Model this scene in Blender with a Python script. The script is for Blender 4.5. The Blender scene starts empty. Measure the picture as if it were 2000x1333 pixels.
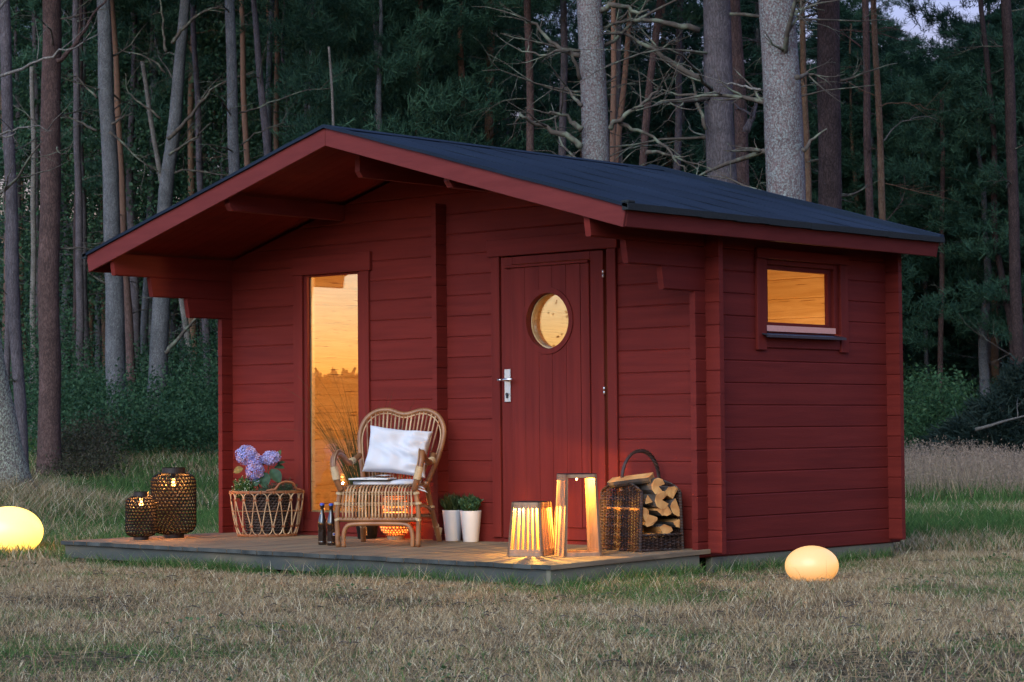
import bpy, bmesh, math, random
import numpy as np
from mathutils import Matrix, Vector

random.seed(7)
rng = np.random.default_rng(7)
scene = bpy.context.scene
COL = scene.collection
R = math.radians

# ------------------------------------------------------------------ camera
CAM = Vector((12.3278, -10.7942, 0.7447))
cam_data = bpy.data.cameras.new('camera')
cam = bpy.data.objects.new('camera', cam_data)
COL.objects.link(cam)
cam_data.sensor_width = 36.0
cam_data.lens = 4415.2 / 2000.0 * 36.0
cam_data.clip_start = 0.1
cam_data.clip_end = 2000.0
M = Matrix(((0.7470, 0.0326, 0.6640, CAM.x),
            (0.6647, -0.0232, -0.7467, CAM.y),
            (-0.0089, 0.9992, -0.0390, CAM.z),
            (0, 0, 0, 1)))
rot3 = M.to_3x3()
rot3 = rot3.to_quaternion().to_matrix()
cam.matrix_world = Matrix.Translation(CAM) @ rot3.to_4x4()
cam_data.dof.use_dof = True
cam_data.dof.focus_distance = 14.2
cam_data.dof.aperture_fstop = 11
scene.camera = cam
YAW = 0.7268

# ------------------------------------------------------------------ world, sun, exposure
SUN_EL, SUN_AZ = R(-1.0), R(-105)      # glow low in the open field in front of the cabin
world = bpy.data.worlds.new('World')
scene.world = world
world.use_nodes = True
wn, wl = world.node_tree.nodes, world.node_tree.links
bg = wn['Background']
sky = wn.new('ShaderNodeTexSky')
sky.sky_type = 'NISHITA'
sky.sun_disc = False
sky.sun_elevation = SUN_EL
sky.sun_rotation = math.pi / 2 - SUN_AZ                # the sky's rotation counts from +Y, clockwise
sky.air_density = 1.0
sky.dust_density = 0.2
sky.ozone_density = 2.9
wl.new(sky.outputs[0], bg.inputs[0])
bg.inputs[1].default_value = 0.068
sun_data = bpy.data.lights.new('sun', 'SUN')
sun = bpy.data.objects.new('sun', sun_data)
COL.objects.link(sun)
sun_data.energy = 0.060
sun_data.angle = R(50)
sun_data.color = (0.93, 0.98, 0.96)
sdir = Vector((math.cos(SUN_AZ + R(36)) * math.cos(R(33)), math.sin(SUN_AZ + R(36)) * math.cos(R(33)), math.sin(R(33))))
sun.rotation_euler = (-sdir).to_track_quat('-Z', 'Y').to_euler()
scene.view_settings.view_transform = 'Standard'
scene.view_settings.look = 'None'
scene.view_settings.exposure = 5.7
scene.view_settings.gamma = 1.0
scene.view_settings.use_curve_mapping = False
scene.render.engine = 'CYCLES'
scene.cycles.use_denoising = True
scene.cycles.max_bounces = 6
scene.cycles.diffuse_bounces = 3
scene.cycles.glossy_bounces = 3
scene.cycles.transmission_bounces = 5
scene.cycles.transparent_max_bounces = 8
scene.cycles.caustics_reflective = False
scene.cycles.caustics_refractive = False
scene.cycles.sample_clamp_indirect = 0.6
scene.cycles.light_sampling_threshold = 0.0

# ------------------------------------------------------------------ helpers
def mat(name, base, rough=0.7, metal=0.0, var=0.0, scale=8.0, stretch=(1, 1, 1), bump=0.0, bscale=40.0,
        col2=None, island=0.0, spec=0.3, coat=0.0, detail=6.0, col3=None, scale3=3.0, thr3=(0.5, 0.6), coord='Object',
        dist=0.0, trans=0.0):
    m = bpy.data.materials.new(name)
    m.use_nodes = True
    n, l = m.node_tree.nodes, m.node_tree.links
    b = n['Principled BSDF']
    b.inputs['Roughness'].default_value = rough
    b.inputs['Metallic'].default_value = metal
    b.inputs['Specular IOR Level'].default_value = spec
    b.inputs['Coat Weight'].default_value = coat
    tc = n.new('ShaderNodeTexCoord')
    mp = n.new('ShaderNodeMapping')
    mp.inputs['Scale'].default_value = stretch
    l.new(tc.outputs[coord], mp.inputs[0])
    cur = None
    c2 = col2 if col2 else tuple(max(0, c * (1 - var)) for c in base)
    nz = n.new('ShaderNodeTexNoise')
    nz.inputs['Scale'].default_value = scale
    nz.inputs['Detail'].default_value = detail
    nz.inputs['Distortion'].default_value = dist
    l.new(mp.outputs[0], nz.inputs[0])
    rp = n.new('ShaderNodeValToRGB')
    rp.color_ramp.elements[0].position = 0.33
    rp.color_ramp.elements[1].position = 0.67
    rp.color_ramp.elements[0].color = (*c2, 1)
    rp.color_ramp.elements[1].color = (*base, 1)
    l.new(nz.outputs[0], rp.inputs[0])
    cur = rp.outputs[0]
    if col3:
        n3 = n.new('ShaderNodeTexNoise')
        n3.inputs['Scale'].default_value = scale3
        n3.inputs['Detail'].default_value = 5
        l.new(mp.outputs[0], n3.inputs[0])
        r3 = n.new('ShaderNodeValToRGB')
        r3.color_ramp.elements[0].position = thr3[0]
        r3.color_ramp.elements[1].position = thr3[1]
        l.new(n3.outputs[0], r3.inputs[0])
        mx = n.new('ShaderNodeMix')
        mx.data_type = 'RGBA'
        l.new(r3.outputs[0], mx.inputs[0])
        l.new(cur, mx.inputs[6])
        mx.inputs[7].default_value = (*col3, 1)
        cur = mx.outputs[2]
    if island > 0:
        geo = n.new('ShaderNodeNewGeometry')
        oi = n.new('ShaderNodeObjectInfo')
        ad = n.new('ShaderNodeMath')
        ad.operation = 'ADD'
        l.new(geo.outputs['Random Per Island'], ad.inputs[0])
        l.new(oi.outputs['Random'], ad.inputs[1])
        mr = n.new('ShaderNodeMapRange')
        mr.inputs[1].default_value = 0
        mr.inputs[2].default_value = 2
        mr.inputs[3].default_value = 1 - island
        mr.inputs[4].default_value = 1 + island
        l.new(ad.outputs[0], mr.inputs[0])
        hs = n.new('ShaderNodeHueSaturation')
        l.new(mr.outputs[0], hs.inputs['Value'])
        l.new(cur, hs.inputs['Color'])
        cur = hs.outputs[0]
    l.new(cur, b.inputs['Base Color'])
    if bump > 0:
        nb = n.new('ShaderNodeTexNoise')
        nb.inputs['Scale'].default_value = bscale
        nb.inputs['Detail'].default_value = 5
        l.new(mp.outputs[0], nb.inputs[0])
        bp = n.new('ShaderNodeBump')
        bp.inputs['Strength'].default_value = 0.6
        bp.inputs['Distance'].default_value = bump
        l.new(nb.outputs[0], bp.inputs['Height'])
        l.new(bp.outputs[0], b.inputs['Normal'])
    if trans > 0:
        tr = n.new('ShaderNodeBsdfTranslucent')
        l.new(cur, tr.inputs[0])
        ms = n.new('ShaderNodeMixShader')
        ms.inputs[0].default_value = trans
        l.new(b.outputs[0], ms.inputs[1])
        l.new(tr.outputs[0], ms.inputs[2])
        l.new(ms.outputs[0], n['Material Output'].inputs[0])
    return m

def emat(name, colr, strength):
    m = bpy.data.materials.new(name)
    m.use_nodes = True
    b = m.node_tree.nodes['Principled BSDF']
    b.inputs['Base Color'].default_value = (*colr, 1)
    b.inputs['Emission Color'].default_value = (*colr, 1)
    b.inputs['Emission Strength'].default_value = strength
    return m

def attr_mat(name, rough=0.8, trans=0.25):
    m = bpy.data.materials.new(name)
    m.use_nodes = True
    n, l = m.node_tree.nodes, m.node_tree.links
    b = n['Principled BSDF']
    b.inputs['Roughness'].default_value = rough
    b.inputs['Specular IOR Level'].default_value = 0.2
    a = n.new('ShaderNodeAttribute')
    a.attribute_name = 'col'
    l.new(a.outputs['Color'], b.inputs['Base Color'])
    tr = n.new('ShaderNodeBsdfTranslucent')
    l.new(a.outputs['Color'], tr.inputs[0])
    ms = n.new('ShaderNodeMixShader')
    ms.inputs[0].default_value = trans
    l.new(b.outputs[0], ms.inputs[1])
    l.new(tr.outputs[0], ms.inputs[2])
    l.new(ms.outputs[0], n['Material Output'].inputs[0])
    return m

class MB:
    """collects vertices and faces; build() links them as one mesh object"""
    def __init__(s):
        s.v, s.f, s.mi, s.m = [], [], [], 0
    def add(s, vs, fs):
        o = len(s.v)
        s.v.extend([tuple(v) for v in vs])
        for f in fs:
            s.f.append(tuple(i + o for i in f))
            s.mi.append(s.m)
        return s
    def box(s, x0, x1, y0, y1, z0, z1, mx=None):
        vs = [(x0, y0, z0), (x1, y0, z0), (x1, y1, z0), (x0, y1, z0), (x0, y0, z1), (x1, y0, z1), (x1, y1, z1), (x0, y1, z1)]
        if mx is not None:
            vs = [tuple(mx @ Vector(v)) for v in vs]
        return s.add(vs, [(0, 3, 2, 1), (4, 5, 6, 7), (0, 1, 5, 4), (1, 2, 6, 5), (2, 3, 7, 6), (3, 0, 4, 7)])
    def prism(s, pts, axis, a, b):
        """pts: 2D outline (counter-clockwise), extruded along axis 0/1/2 from a to b"""
        def mk(p, t):
            return {0: (t, p[0], p[1]), 1: (p[0], t, p[1]), 2: (p[0], p[1], t)}[axis]
        n = len(pts)
        vs = [mk(p, a) for p in pts] + [mk(p, b) for p in pts]
        fs = [tuple(range(n)), tuple(range(2 * n - 1, n - 1, -1))]
        fs += [(i, i + n, (i + 1) % n + n, (i + 1) % n) for i in range(n)]
        return s.add(vs, fs)
    def tube(s, path, r, n=8, closed=False, cap=True, flat=None):
        P = [Vector(p) for p in path]
        m = len(P)
        rs = r if isinstance(r, (list, tuple, np.ndarray)) else [r] * m
        T = []
        for i in range(m):
            if closed:
                t = P[(i + 1) % m] - P[i - 1]
            else:
                t = P[min(i + 1, m - 1)] - P[max(i - 1, 0)]
            T.append(t.normalized() if t.length > 1e-9 else Vector((0, 0, 1)))
        ref = Vector((0, 0, 1)) if abs(T[0].z) < 0.9 else Vector((1, 0, 0))
        nn = T[0].cross(ref).normalized()
        vs = []
        for i in range(m):
            nn = nn - T[i] * nn.dot(T[i])
            if nn.length < 1e-6:
                nn = T[i].orthogonal()
            nn.normalize()
            bb = T[i].cross(nn)
            for k in range(n):
                a = 2 * math.pi * k / n
                vs.append(P[i] + nn * (math.cos(a) * rs[i]) + bb * (math.sin(a) * rs[i] * (flat or 1)))
        fs = []
        rng_m = m if closed else m - 1
        for i in range(rng_m):
            j = (i + 1) % m
            for k in range(n):
                q = (k + 1) % n
                fs.append((i * n + k, i * n + q, j * n + q, j * n + k))
        if cap and not closed:
            fs.append(tuple(range(n - 1, -1, -1)))
            fs.append(tuple((m - 1) * n + k for k in range(n)))
        return s.add(vs, fs)
    def lathe(s, prof, n=24, c=(0, 0), sx=1, sy=1, cap=True):
        vs = []
        for r_, z in prof:
            for k in range(n):
                a = 2 * math.pi * k / n
                vs.append((c[0] + r_ * math.cos(a) * sx, c[1] + r_ * math.sin(a) * sy, z))
        fs = []
        for i in range(len(prof) - 1):
            for k in range(n):
                q = (k + 1) % n
                fs.append((i * n + k, i * n + q, (i + 1) * n + q, (i + 1) * n + k))
        if cap:
            fs.append(tuple(range(n - 1, -1, -1)))
            fs.append(tuple((len(prof) - 1) * n + k for k in range(n)))
        return s.add(vs, fs)
    def build(s, name, mats, parent=None, smooth=False, loc=None):
        me = bpy.data.meshes.new(name)
        me.from_pydata(s.v, [], s.f)
        if not isinstance(mats, (list, tuple)):
            mats = [mats]
        for m_ in mats:
            me.materials.append(m_)
        if len(mats) > 1:
            me.polygons.foreach_set('material_index', s.mi)
        if smooth:
            me.polygons.foreach_set('use_smooth', [True] * len(me.polygons))
        o = bpy.data.objects.new(name, me)
        COL.objects.link(o)
        if parent is not None:
            o.parent = parent
        if loc is not None:
            o.location = loc
        return o

def tag(o, label=None, cat=None, group=None, kind=None):
    if label: o['label'] = label
    if cat: o['category'] = cat
    if group: o['group'] = group
    if kind: o['kind'] = kind
    return o

def thing(name, loc, rz, label, cat, group=None):
    o = bpy.data.objects.new(name, None)
    COL.objects.link(o)
    o.location = loc
    o.rotation_euler = (0, 0, rz)
    o.empty_display_size = 0.1
    return tag(o, label, cat, group)

def recalc(o):
    bm = bmesh.new()
    bm.from_mesh(o.data)
    bmesh.ops.recalc_face_normals(bm, faces=bm.faces)
    bm.to_mesh(o.data)
    bm.free()

def bevel(o, w=0.003, seg=1):
    md = o.modifiers.new('bevel', 'BEVEL')
    md.width = w
    md.segments = seg
    md.limit_method = 'ANGLE'
    return o

def np_mesh(name, V, F, mats, parent=None, attr=None, smooth=False, loc=None):
    """V (n,3) float, F (m,k) int, attr: per-vertex colour (n,3)"""
    me = bpy.data.meshes.new(name)
    me.vertices.add(len(V))
    me.vertices.foreach_set('co', np.asarray(V, dtype=np.float32).ravel())
    k = F.shape[1]
    me.loops.add(F.size)
    me.loops.foreach_set('vertex_index', F.astype(np.int32).ravel())
    me.polygons.add(len(F))
    me.polygons.foreach_set('loop_start', np.arange(0, F.size, k, dtype=np.int32))
    me.polygons.foreach_set('loop_total', np.full(len(F), k, dtype=np.int32))
    if smooth:
        me.polygons.foreach_set('use_smooth', np.ones(len(F), dtype=bool))
    me.update(calc_edges=True)
    if attr is not None:
        a = me.attributes.new('col', 'FLOAT_COLOR', 'POINT')
        c4 = np.ones((len(V), 4), dtype=np.float32)
        c4[:, :3] = attr
        a.data.foreach_set('color', c4.ravel())
    for m_ in (mats if isinstance(mats, (list, tuple)) else [mats]):
        me.materials.append(m_)
    o = bpy.data.objects.new(name, me)
    COL.objects.link(o)
    if parent is not None:
        o.parent = parent
    if loc is not None:
        o.location = loc
    return o

# survey helpers: distances measured forward (d) and to the right (s) from where the photographer stands
RV = Vector((math.cos(YAW), math.sin(YAW), 0))
FV = Vector((-math.sin(YAW), math.cos(YAW), 0))
def ds(d, s):
    p = CAM + FV * d + RV * s
    return p.x, p.y

def smooth(a, b, x):
    t = np.clip((x - a) / (b - a), 0, 1)
    return t * t * (3 - 2 * t)

def gz(x, y):
    """ground height"""
    x = np.asarray(x, dtype=float)
    y = np.asarray(y, dtype=float)
    dx, dy = x - CAM.x, y - CAM.y
    d = dx * FV.x + dy * FV.y
    s = dx * RV.x + dy * RV.y
    z = -0.125 + 0 * x
    z = z + 0.62 * smooth(31, 47, d) * (1 - smooth(-1, 6, s) * 0.6)
    z = z + 2.4 * smooth(44, 95, d)
    z = z + 3.2 * smooth(9, 16, s) * smooth(46, 72, d)
    z = z + 0.36 * np.exp(-(((d - 22.3) / 2.6) ** 2 + ((s + 5.6) / 1.5) ** 2))
    z = z + 0.025 * np.sin(x * 0.9 + 1.3) * np.sin(y * 0.8) * smooth(14.5, 19, np.abs(d))
    z = z + 0.012 * np.sin(x * 2.3) * np.cos(y * 1.9 + x) * (1 - smooth(14, 15, d)) 
    return z

# ------------------------------------------------------------------ materials
RED = (0.165, 0.0215, 0.0165)
RED2 = (0.128, 0.0162, 0.0130)
m_red = mat('red_paint', RED, rough=0.62, col2=RED2, scale=3.0, stretch=(0.6, 0.6, 9), bump=0.0015, bscale=26, spec=0.12, island=0.10,
            col3=(0.120, 0.0155, 0.0125), scale3=1.4, thr3=(0.5, 0.8))
m_redv = mat('red_paint_upright', RED, rough=0.6, col2=RED2, scale=3.0, stretch=(7, 7, 0.5), bump=0.0012, bscale=26, spec=0.12)
m_redf = mat('red_fascia_paint', (0.160, 0.027, 0.024), rough=0.6, col2=(0.130, 0.021, 0.019), scale=5, stretch=(0.8, 0.8, 6), bump=0.001, bscale=30, spec=0.15)
m_pine = mat('pine_wood', (0.66, 0.46, 0.25), rough=0.5, col2=(0.54, 0.34, 0.15), scale=2.2, stretch=(0.7, 0.7, 11), bump=0.001, bscale=20,
             spec=0.4, dist=1.2, col3=(0.20, 0.085, 0.03), scale3=6.5, thr3=(0.63, 0.68))
m_felt = mat('roof_felt', (0.011, 0.019, 0.034), rough=0.8, var=0.35, scale=220, bump=0.0015, bscale=300, spec=0.16,
             col3=(0.014, 0.023, 0.040), scale3=1.3, thr3=(0.4, 0.7), island=0.2)
m_feltedge = mat('felt_edge', (0.022, 0.027, 0.030), rough=0.9, var=0.5, scale=160, bump=0.002, bscale=260)
m_deck = mat('weathered_deck_wood', (0.26, 0.185, 0.11), rough=0.75, col2=(0.12, 0.088, 0.058), scale=3.2, stretch=(9, 0.7, 6),
             bump=0.002, bscale=22, island=0.22, dist=0.6)
m_deckend = mat('deck_timber', (0.090, 0.088, 0.072), rough=0.8, col2=(0.055, 0.062, 0.060), scale=1.6, stretch=(1, 1, 4), bump=0.002,
                bscale=30, col3=(0.15, 0.125, 0.085), scale3=1.1, thr3=(0.5, 0.62))
m_boardend = mat('board_end_grain', (0.075, 0.078, 0.072), rough=0.9, col2=(0.03, 0.035, 0.035), scale=9, stretch=(1, 1, 1), bump=0.003, bscale=60, island=0.35)
m_found = mat('grey_green_beam', (0.19, 0.175, 0.125), rough=0.85, col2=(0.12, 0.115, 0.085), scale=2.5, stretch=(0.7, 0.7, 4), bump=0.002)
m_steel = mat('brushed_steel', (0.72, 0.74, 0.78), rough=0.32, metal=1.0, var=0.08, scale=60)
m_darkmetal = mat('dark_sill_metal', (0.045, 0.05, 0.065), rough=0.4, metal=0.3, var=0.2, scale=30)
m_black = mat('black_painted_metal', (0.022, 0.014, 0.012), rough=0.5, var=0.3, scale=50, spec=0.5)
m_weave = mat('black_brown_weave', (0.009, 0.006, 0.005), rough=0.6, var=0.5, scale=70, spec=0.2)
m_white = mat('white_glazed_plastic', (0.62, 0.63, 0.67), rough=0.35, var=0.03, scale=20, spec=0.5)
m_linen = mat('white_linen', (0.60, 0.60, 0.64), rough=0.9, var=0.05, scale=5, bump=0.0006, bscale=400, coord='Object')
m_rattan = mat('golden_rattan', (0.30, 0.135, 0.055), rough=0.42, col2=(0.165, 0.065, 0.026), scale=9, bump=0.0005, bscale=60, spec=0.5, island=0.25,
               col3=(0.10, 0.045, 0.02), scale3=11, thr3=(0.64, 0.72))
m_cane = mat('pale_cane', (0.52, 0.35, 0.20), rough=0.45, col2=(0.28, 0.15, 0.075), scale=10, spec=0.5, island=0.3)
m_wrap = mat('cane_binding', (0.56, 0.42, 0.25), rough=0.5, col2=(0.40, 0.27, 0.14), scale=120, stretch=(1, 1, 3), bump=0.001, bscale=200)
m_wick = mat('dark_willow', (0.055, 0.024, 0.014), rough=0.5, col2=(0.016, 0.009, 0.007), scale=30, spec=0.5, island=0.45)
m_paint_tan = mat('tan_leather', (0.30, 0.105, 0.042), rough=0.5, var=0.35, scale=25)
m_hyac = mat('brown_water_hyacinth', (0.075, 0.05, 0.04), rough=0.65, var=0.5, scale=40, island=0.3)
m_lampwood = mat('teak_lamp_wood', (0.36, 0.215, 0.13), rough=0.55, col2=(0.26, 0.145, 0.085), scale=8, stretch=(4, 4, 0.6), bump=0.0006)
m_splitwood = mat('split_birch_wood', (0.74, 0.38, 0.13), rough=0.8, col2=(0.50, 0.19, 0.055), scale=14, bump=0.003, bscale=40, island=0.22)
m_birchbark = mat('firewood_bark', (0.12, 0.095, 0.08), rough=0.9, var=0.6, scale=12, bump=0.004, bscale=40)
m_brown_glass = mat('brown_bottle_glass', (0.018, 0.007, 0.004), rough=0.06, var=0.1, scale=5, spec=0.8, coat=0.5)
m_bluecap = mat('blue_bottle_cap', (0.03, 0.07, 0.42), rough=0.35, var=0.1, scale=30, spec=0.6)
m_paper = mat('book_paper', (0.72, 0.71, 0.68), rough=0.85, var=0.12, scale=90, stretch=(1, 14, 1))
m_cover = mat('black_book_cover', (0.02, 0.025, 0.03), rough=0.5, var=0.2, scale=30)
m_soil = mat('potting_soil', (0.03, 0.02, 0.014), rough=1, var=0.5, scale=60, bump=0.01)
m_blackpot = mat('black_plastic_pot', (0.012, 0.013, 0.014), rough=0.5, var=0.2, scale=20)

def glass_mat(name, boost):
    m = bpy.data.materials.new(name)
    m.use_nodes = True
    n, l = m.node_tree.nodes, m.node_tree.links
    for x in list(n):
        n.remove(x)
    out = n.new('ShaderNodeOutputMaterial')
    tr = n.new('ShaderNodeBsdfTransparent')
    tr.inputs[0].default_value = (0.95, 0.97, 0.96, 1)
    gl = n.new('ShaderNodeBsdfGlossy')
    gl.inputs['Roughness'].default_value = 0.0
    geo = n.new('ShaderNodeNewGeometry')
    dt = n.new('ShaderNodeVectorMath'); dt.operation = 'DOT_PRODUCT'
    l.new(geo.outputs['Incoming'], dt.inputs[0]); l.new(geo.outputs['Normal'], dt.inputs[1])
    ab = n.new('ShaderNodeMath'); ab.operation = 'ABSOLUTE'; l.new(dt.outputs['Value'], ab.inputs[0])
    om = n.new('ShaderNodeMath'); om.operation = 'SUBTRACT'; om.inputs[0].default_value = 1.0; l.new(ab.outputs[0], om.inputs[1])
    pw = n.new('ShaderNodeMath'); pw.operation = 'POWER'; pw.inputs[1].default_value = 5.0; l.new(om.outputs[0], pw.inputs[0])
    mu = n.new('ShaderNodeMath'); mu.operation = 'MULTIPLY_ADD'; mu.use_clamp = True        # Schlick
    mu.inputs[1].default_value = 0.957 * boost; mu.inputs[2].default_value = 0.043 * boost
    l.new(pw.outputs[0], mu.inputs[0])
    ms = n.new('ShaderNodeMixShader')
    l.new(mu.outputs[0], ms.inputs[0])
    l.new(tr.outputs[0], ms.inputs[1])
    l.new(gl.outputs[0], ms.inputs[2])
    l.new(ms.outputs[0], out.inputs[0])
    return m
m_glass = glass_mat('double_glazing', 4.2)     # four glass surfaces of a double pane
m_glass1 = glass_mat('single_pane', 1.0)

# ------------------------------------------------------------------ ground, one sheet to the horizon
def make_ground():
    a = np.concatenate([[-600, -300, -150, -80, -50], np.arange(-40, -4, 2.0), np.arange(-4, 16, 0.35), np.arange(16, 60, 1.0), np.arange(60, 130, 4.0), [150, 200, 300, 450, 700]])
    b = np.concatenate([[-700, -400, -200, -120, -80], np.arange(-60, -14, 3.0), np.arange(-14, 14, 0.5), np.arange(14, 60, 3.0), [80, 120, 200, 400, 700]])
    A, B = np.meshgrid(a, b, indexing='ij')
    X = CAM.x + FV.x * A + RV.x * B
    Y = CAM.y + FV.y * A + RV.y * B
    Z = gz(X, Y)
    V = np.stack([X, Y, Z], -1).reshape(-1, 3)
    na, nb = len(a), len(b)
    i, j = np.meshgrid(np.arange(na - 1), np.arange(nb - 1), indexing='ij')
    q = (i * nb + j).ravel()
    F = np.stack([q, q + nb, q + nb + 1, q + 1], -1)
    m = bpy.data.materials.new('meadow_soil')
    m.use_nodes = True
    n, l = m.node_tree.nodes, m.node_tree.links
    bs = n['Principled BSDF']
    bs.inputs['Roughness'].default_value = 0.95
    bs.inputs['Specular IOR Level'].default_value = 0.1
    tc = n.new('ShaderNodeTexCoord')
    n1 = n.new('ShaderNodeTexNoise'); n1.inputs['Scale'].default_value = 0.9; n1.inputs['Detail'].default_value = 8
    n2 = n.new('ShaderNodeTexNoise'); n2.inputs['Scale'].default_value = 22; n2.inputs['Detail'].default_value = 6
    l.new(tc.outputs['Object'], n1.inputs[0]); l.new(tc.outputs['Object'], n2.inputs[0])
    r1 = n.new('ShaderNodeValToRGB')
    r1.color_ramp.elements[0].position = 0.4; r1.color_ramp.elements[1].position = 0.62
    r1.color_ramp.elements[0].color = (0.065, 0.06, 0.03, 1); r1.color_ramp.elements[1].color = (0.12, 0.085, 0.05, 1)
    l.new(n1.outputs[0], r1.inputs[0])
    r2 = n.new('ShaderNodeValToRGB')
    r2.color_ramp.elements[0].color = (0.35, 0.35, 0.35, 1); r2.color_ramp.elements[1].color = (1.2, 1.2, 1.2, 1)
    r2.color_ramp.elements[0].position = 0.35; r2.color_ramp.elements[1].position = 0.7
    l.new(n2.outputs[0], r2.inputs[0])
    mx = n.new('ShaderNodeMix'); mx.data_type = 'RGBA'; mx.blend_type = 'MULTIPLY'; mx.inputs[0].default_value = 1
    l.new(r1.outputs[0], mx.inputs[6]); l.new(r2.outputs[0], mx.inputs[7])
    l.new(mx.outputs[2], bs.inputs['Base Color'])
    bp = n.new('ShaderNodeBump'); bp.inputs['Distance'].default_value = 0.03
    l.new(n2.outputs[0], bp.inputs['Height']); l.new(bp.outputs[0], bs.inputs['Normal'])
    o = np_mesh('ground', V, F, m, smooth=True)
    tag(o, kind='structure')
make_ground()

# ------------------------------------------------------------------ the log cabin
W, DEP, T, EX, H = 4.27, 1.98, 0.042, 0.101, 0.135
XR, RS = 2.1656, 0.2775          # ridge line, roof slope (rise per metre)
ZA = 2.634                       # top of the fascia at the ridge
FY, BY = -1.10, 2.20             # front and back ends of the roof
XL, XE = -0.224, 4.556           # eave lines
def roofz(x):
    return ZA - RS * abs(x - XR)
cabin = thing('log_cabin', (0, 0, 0), 0, 'red painted log cabin with gabled dark roof felt, plank door and glowing windows', 'cabin')
UZ = 0.075                       # depth of the roof under its top surface, down to the soffit

def clip_roof(o, dz):
    """cut a wall log where it would poke through the underside of the roof"""
    bm = bmesh.new()
    bm.from_mesh(o.data)
    bmesh.ops.recalc_face_normals(bm, faces=bm.faces)
    for sgn in (-1, 1):
        no = Vector((sgn * RS, 0, 1)).normalized()
        geom = bm.verts[:] + bm.edges[:] + bm.faces[:]
        r = bmesh.ops.bisect_plane(bm, geom=geom, plane_co=Vector((XR, 0, ZA - dz)), plane_no=no, clear_outer=True)
        ed = [e for e in r['geom_cut'] if isinstance(e, bmesh.types.BMEdge)]
        if ed:
            bmesh.ops.edgeloop_fill(bm, edges=ed)
    n = len(bm.verts)
    bm.to_mesh(o.data)
    bm.free()
    return n

C_ = 0.0065
def log_x(x0, x1, z, y=0.0, t=T, h=H, clip=False, name='log', inner=True, pine_front=False):
    """a log lying along x, outer face at y; chamfered joints; inside face is bare pine"""
    b = MB()
    jit = random.uniform(-0.0006, 0.0006)
    ya, yb = y + jit, y + t
    prof = [(ya + C_, z - .001), (yb - C_, z - .001), (yb, z + C_), (yb, z + h - C_), (yb - C_, z + h + .001), (ya + C_, z + h + .001), (ya, z + h - C_), (ya, z + C_)]
    xsec = sorted({x0, x1} | ({0.03} if x0 < 0.03 < x1 else set()) | ({W - 0.03} if x0 < W - 0.03 < x1 else set()))
    vs = [(xx, p[0], p[1]) for xx in xsec for p in prof]
    n, m_ = 8, len(xsec)
    b.add(vs, [tuple(range(n - 1, -1, -1)), tuple(range((m_ - 1) * n, m_ * n))])
    for q in range(m_ - 1):
        inside = 0.02 < (xsec[q] + xsec[q + 1]) / 2 < W - 0.02
        for i in range(n):
            b.m = 1 if inside and ((i in (1, 2, 3) and inner) or (pine_front and i in (5, 6, 7))) else 0
            o_ = q * n
            b.f.append((o_ + i, o_ + (i + 1) % n, o_ + (i + 1) % n + n, o_ + i + n)); b.mi.append(b.m)
    o = b.build(name, [m_red, m_pine], cabin)
    if clip:
        if clip_roof(o, UZ) == 0:
            bpy.data.objects.remove(o)
            return None
    recalc(o)
    return o

def log_y(y0, y1, z, x, t=T, h=H, out=1, inner=True, name='log', chamf=0.0, clip=False):
    """a log lying along y; outer face at x (out=+1 faces +x, out=-1 faces -x, out=0 pine both sides)"""
    b = MB()
    jit = random.uniform(-0.0006, 0.0006)
    if out >= 0:
        xa, xb = x - t, x + (jit if out else 0)
    else:
        xa, xb = x + jit, x + t
    prof = [(xa + C_, z - .001), (xb - C_, z - .001), (xb, z + C_), (xb, z + h - C_), (xb - C_, z + h + .001), (xa + C_, z + h + .001), (xa, z + h - C_), (xa, z + C_)]
    n = 8
    # the front end of a projecting log has its lower corner cut off; bare pine only inside the room
    ch = chamf
    ysec = [y0, y1] if (out == 0 or y0 > 0 or y1 < 0.05) else [y0, 0.02, y1]
    vs = []
    for q, yy in enumerate(ysec):
        vs += [(p[0], yy + (ch if (q == 0 and p[1] < z + h * 0.3) else 0), p[1]) for p in prof]
    m_ = len(ysec)
    b.add(vs, [tuple(range(n - 1, -1, -1)), tuple(range((m_ - 1) * n, m_ * n))])
    for q in range(m_ - 1):
        for i in range(n):
            side_hi = i in (1, 2, 3)
            side_lo = i in (5, 6, 7)
            inside = (m_ == 2 and y0 > -0.05) or q == 1
            if out == 0: b.m = 1 if (side_hi or side_lo) else 0
            elif out > 0: b.m = 1 if side_lo and inner and inside else 0
            else: b.m = 1 if side_hi and inner and inside else 0
            o_ = q * n
            b.f.append((o_ + i, o_ + (i + 1) % n, o_ + (i + 1) % n + n, o_ + i + n)); b.mi.append(b.m)
    o = b.build(name, [m_red, m_pine], cabin)
    if clip:
        clip_roof(o, UZ)
    recalc(o)
    return o

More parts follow.
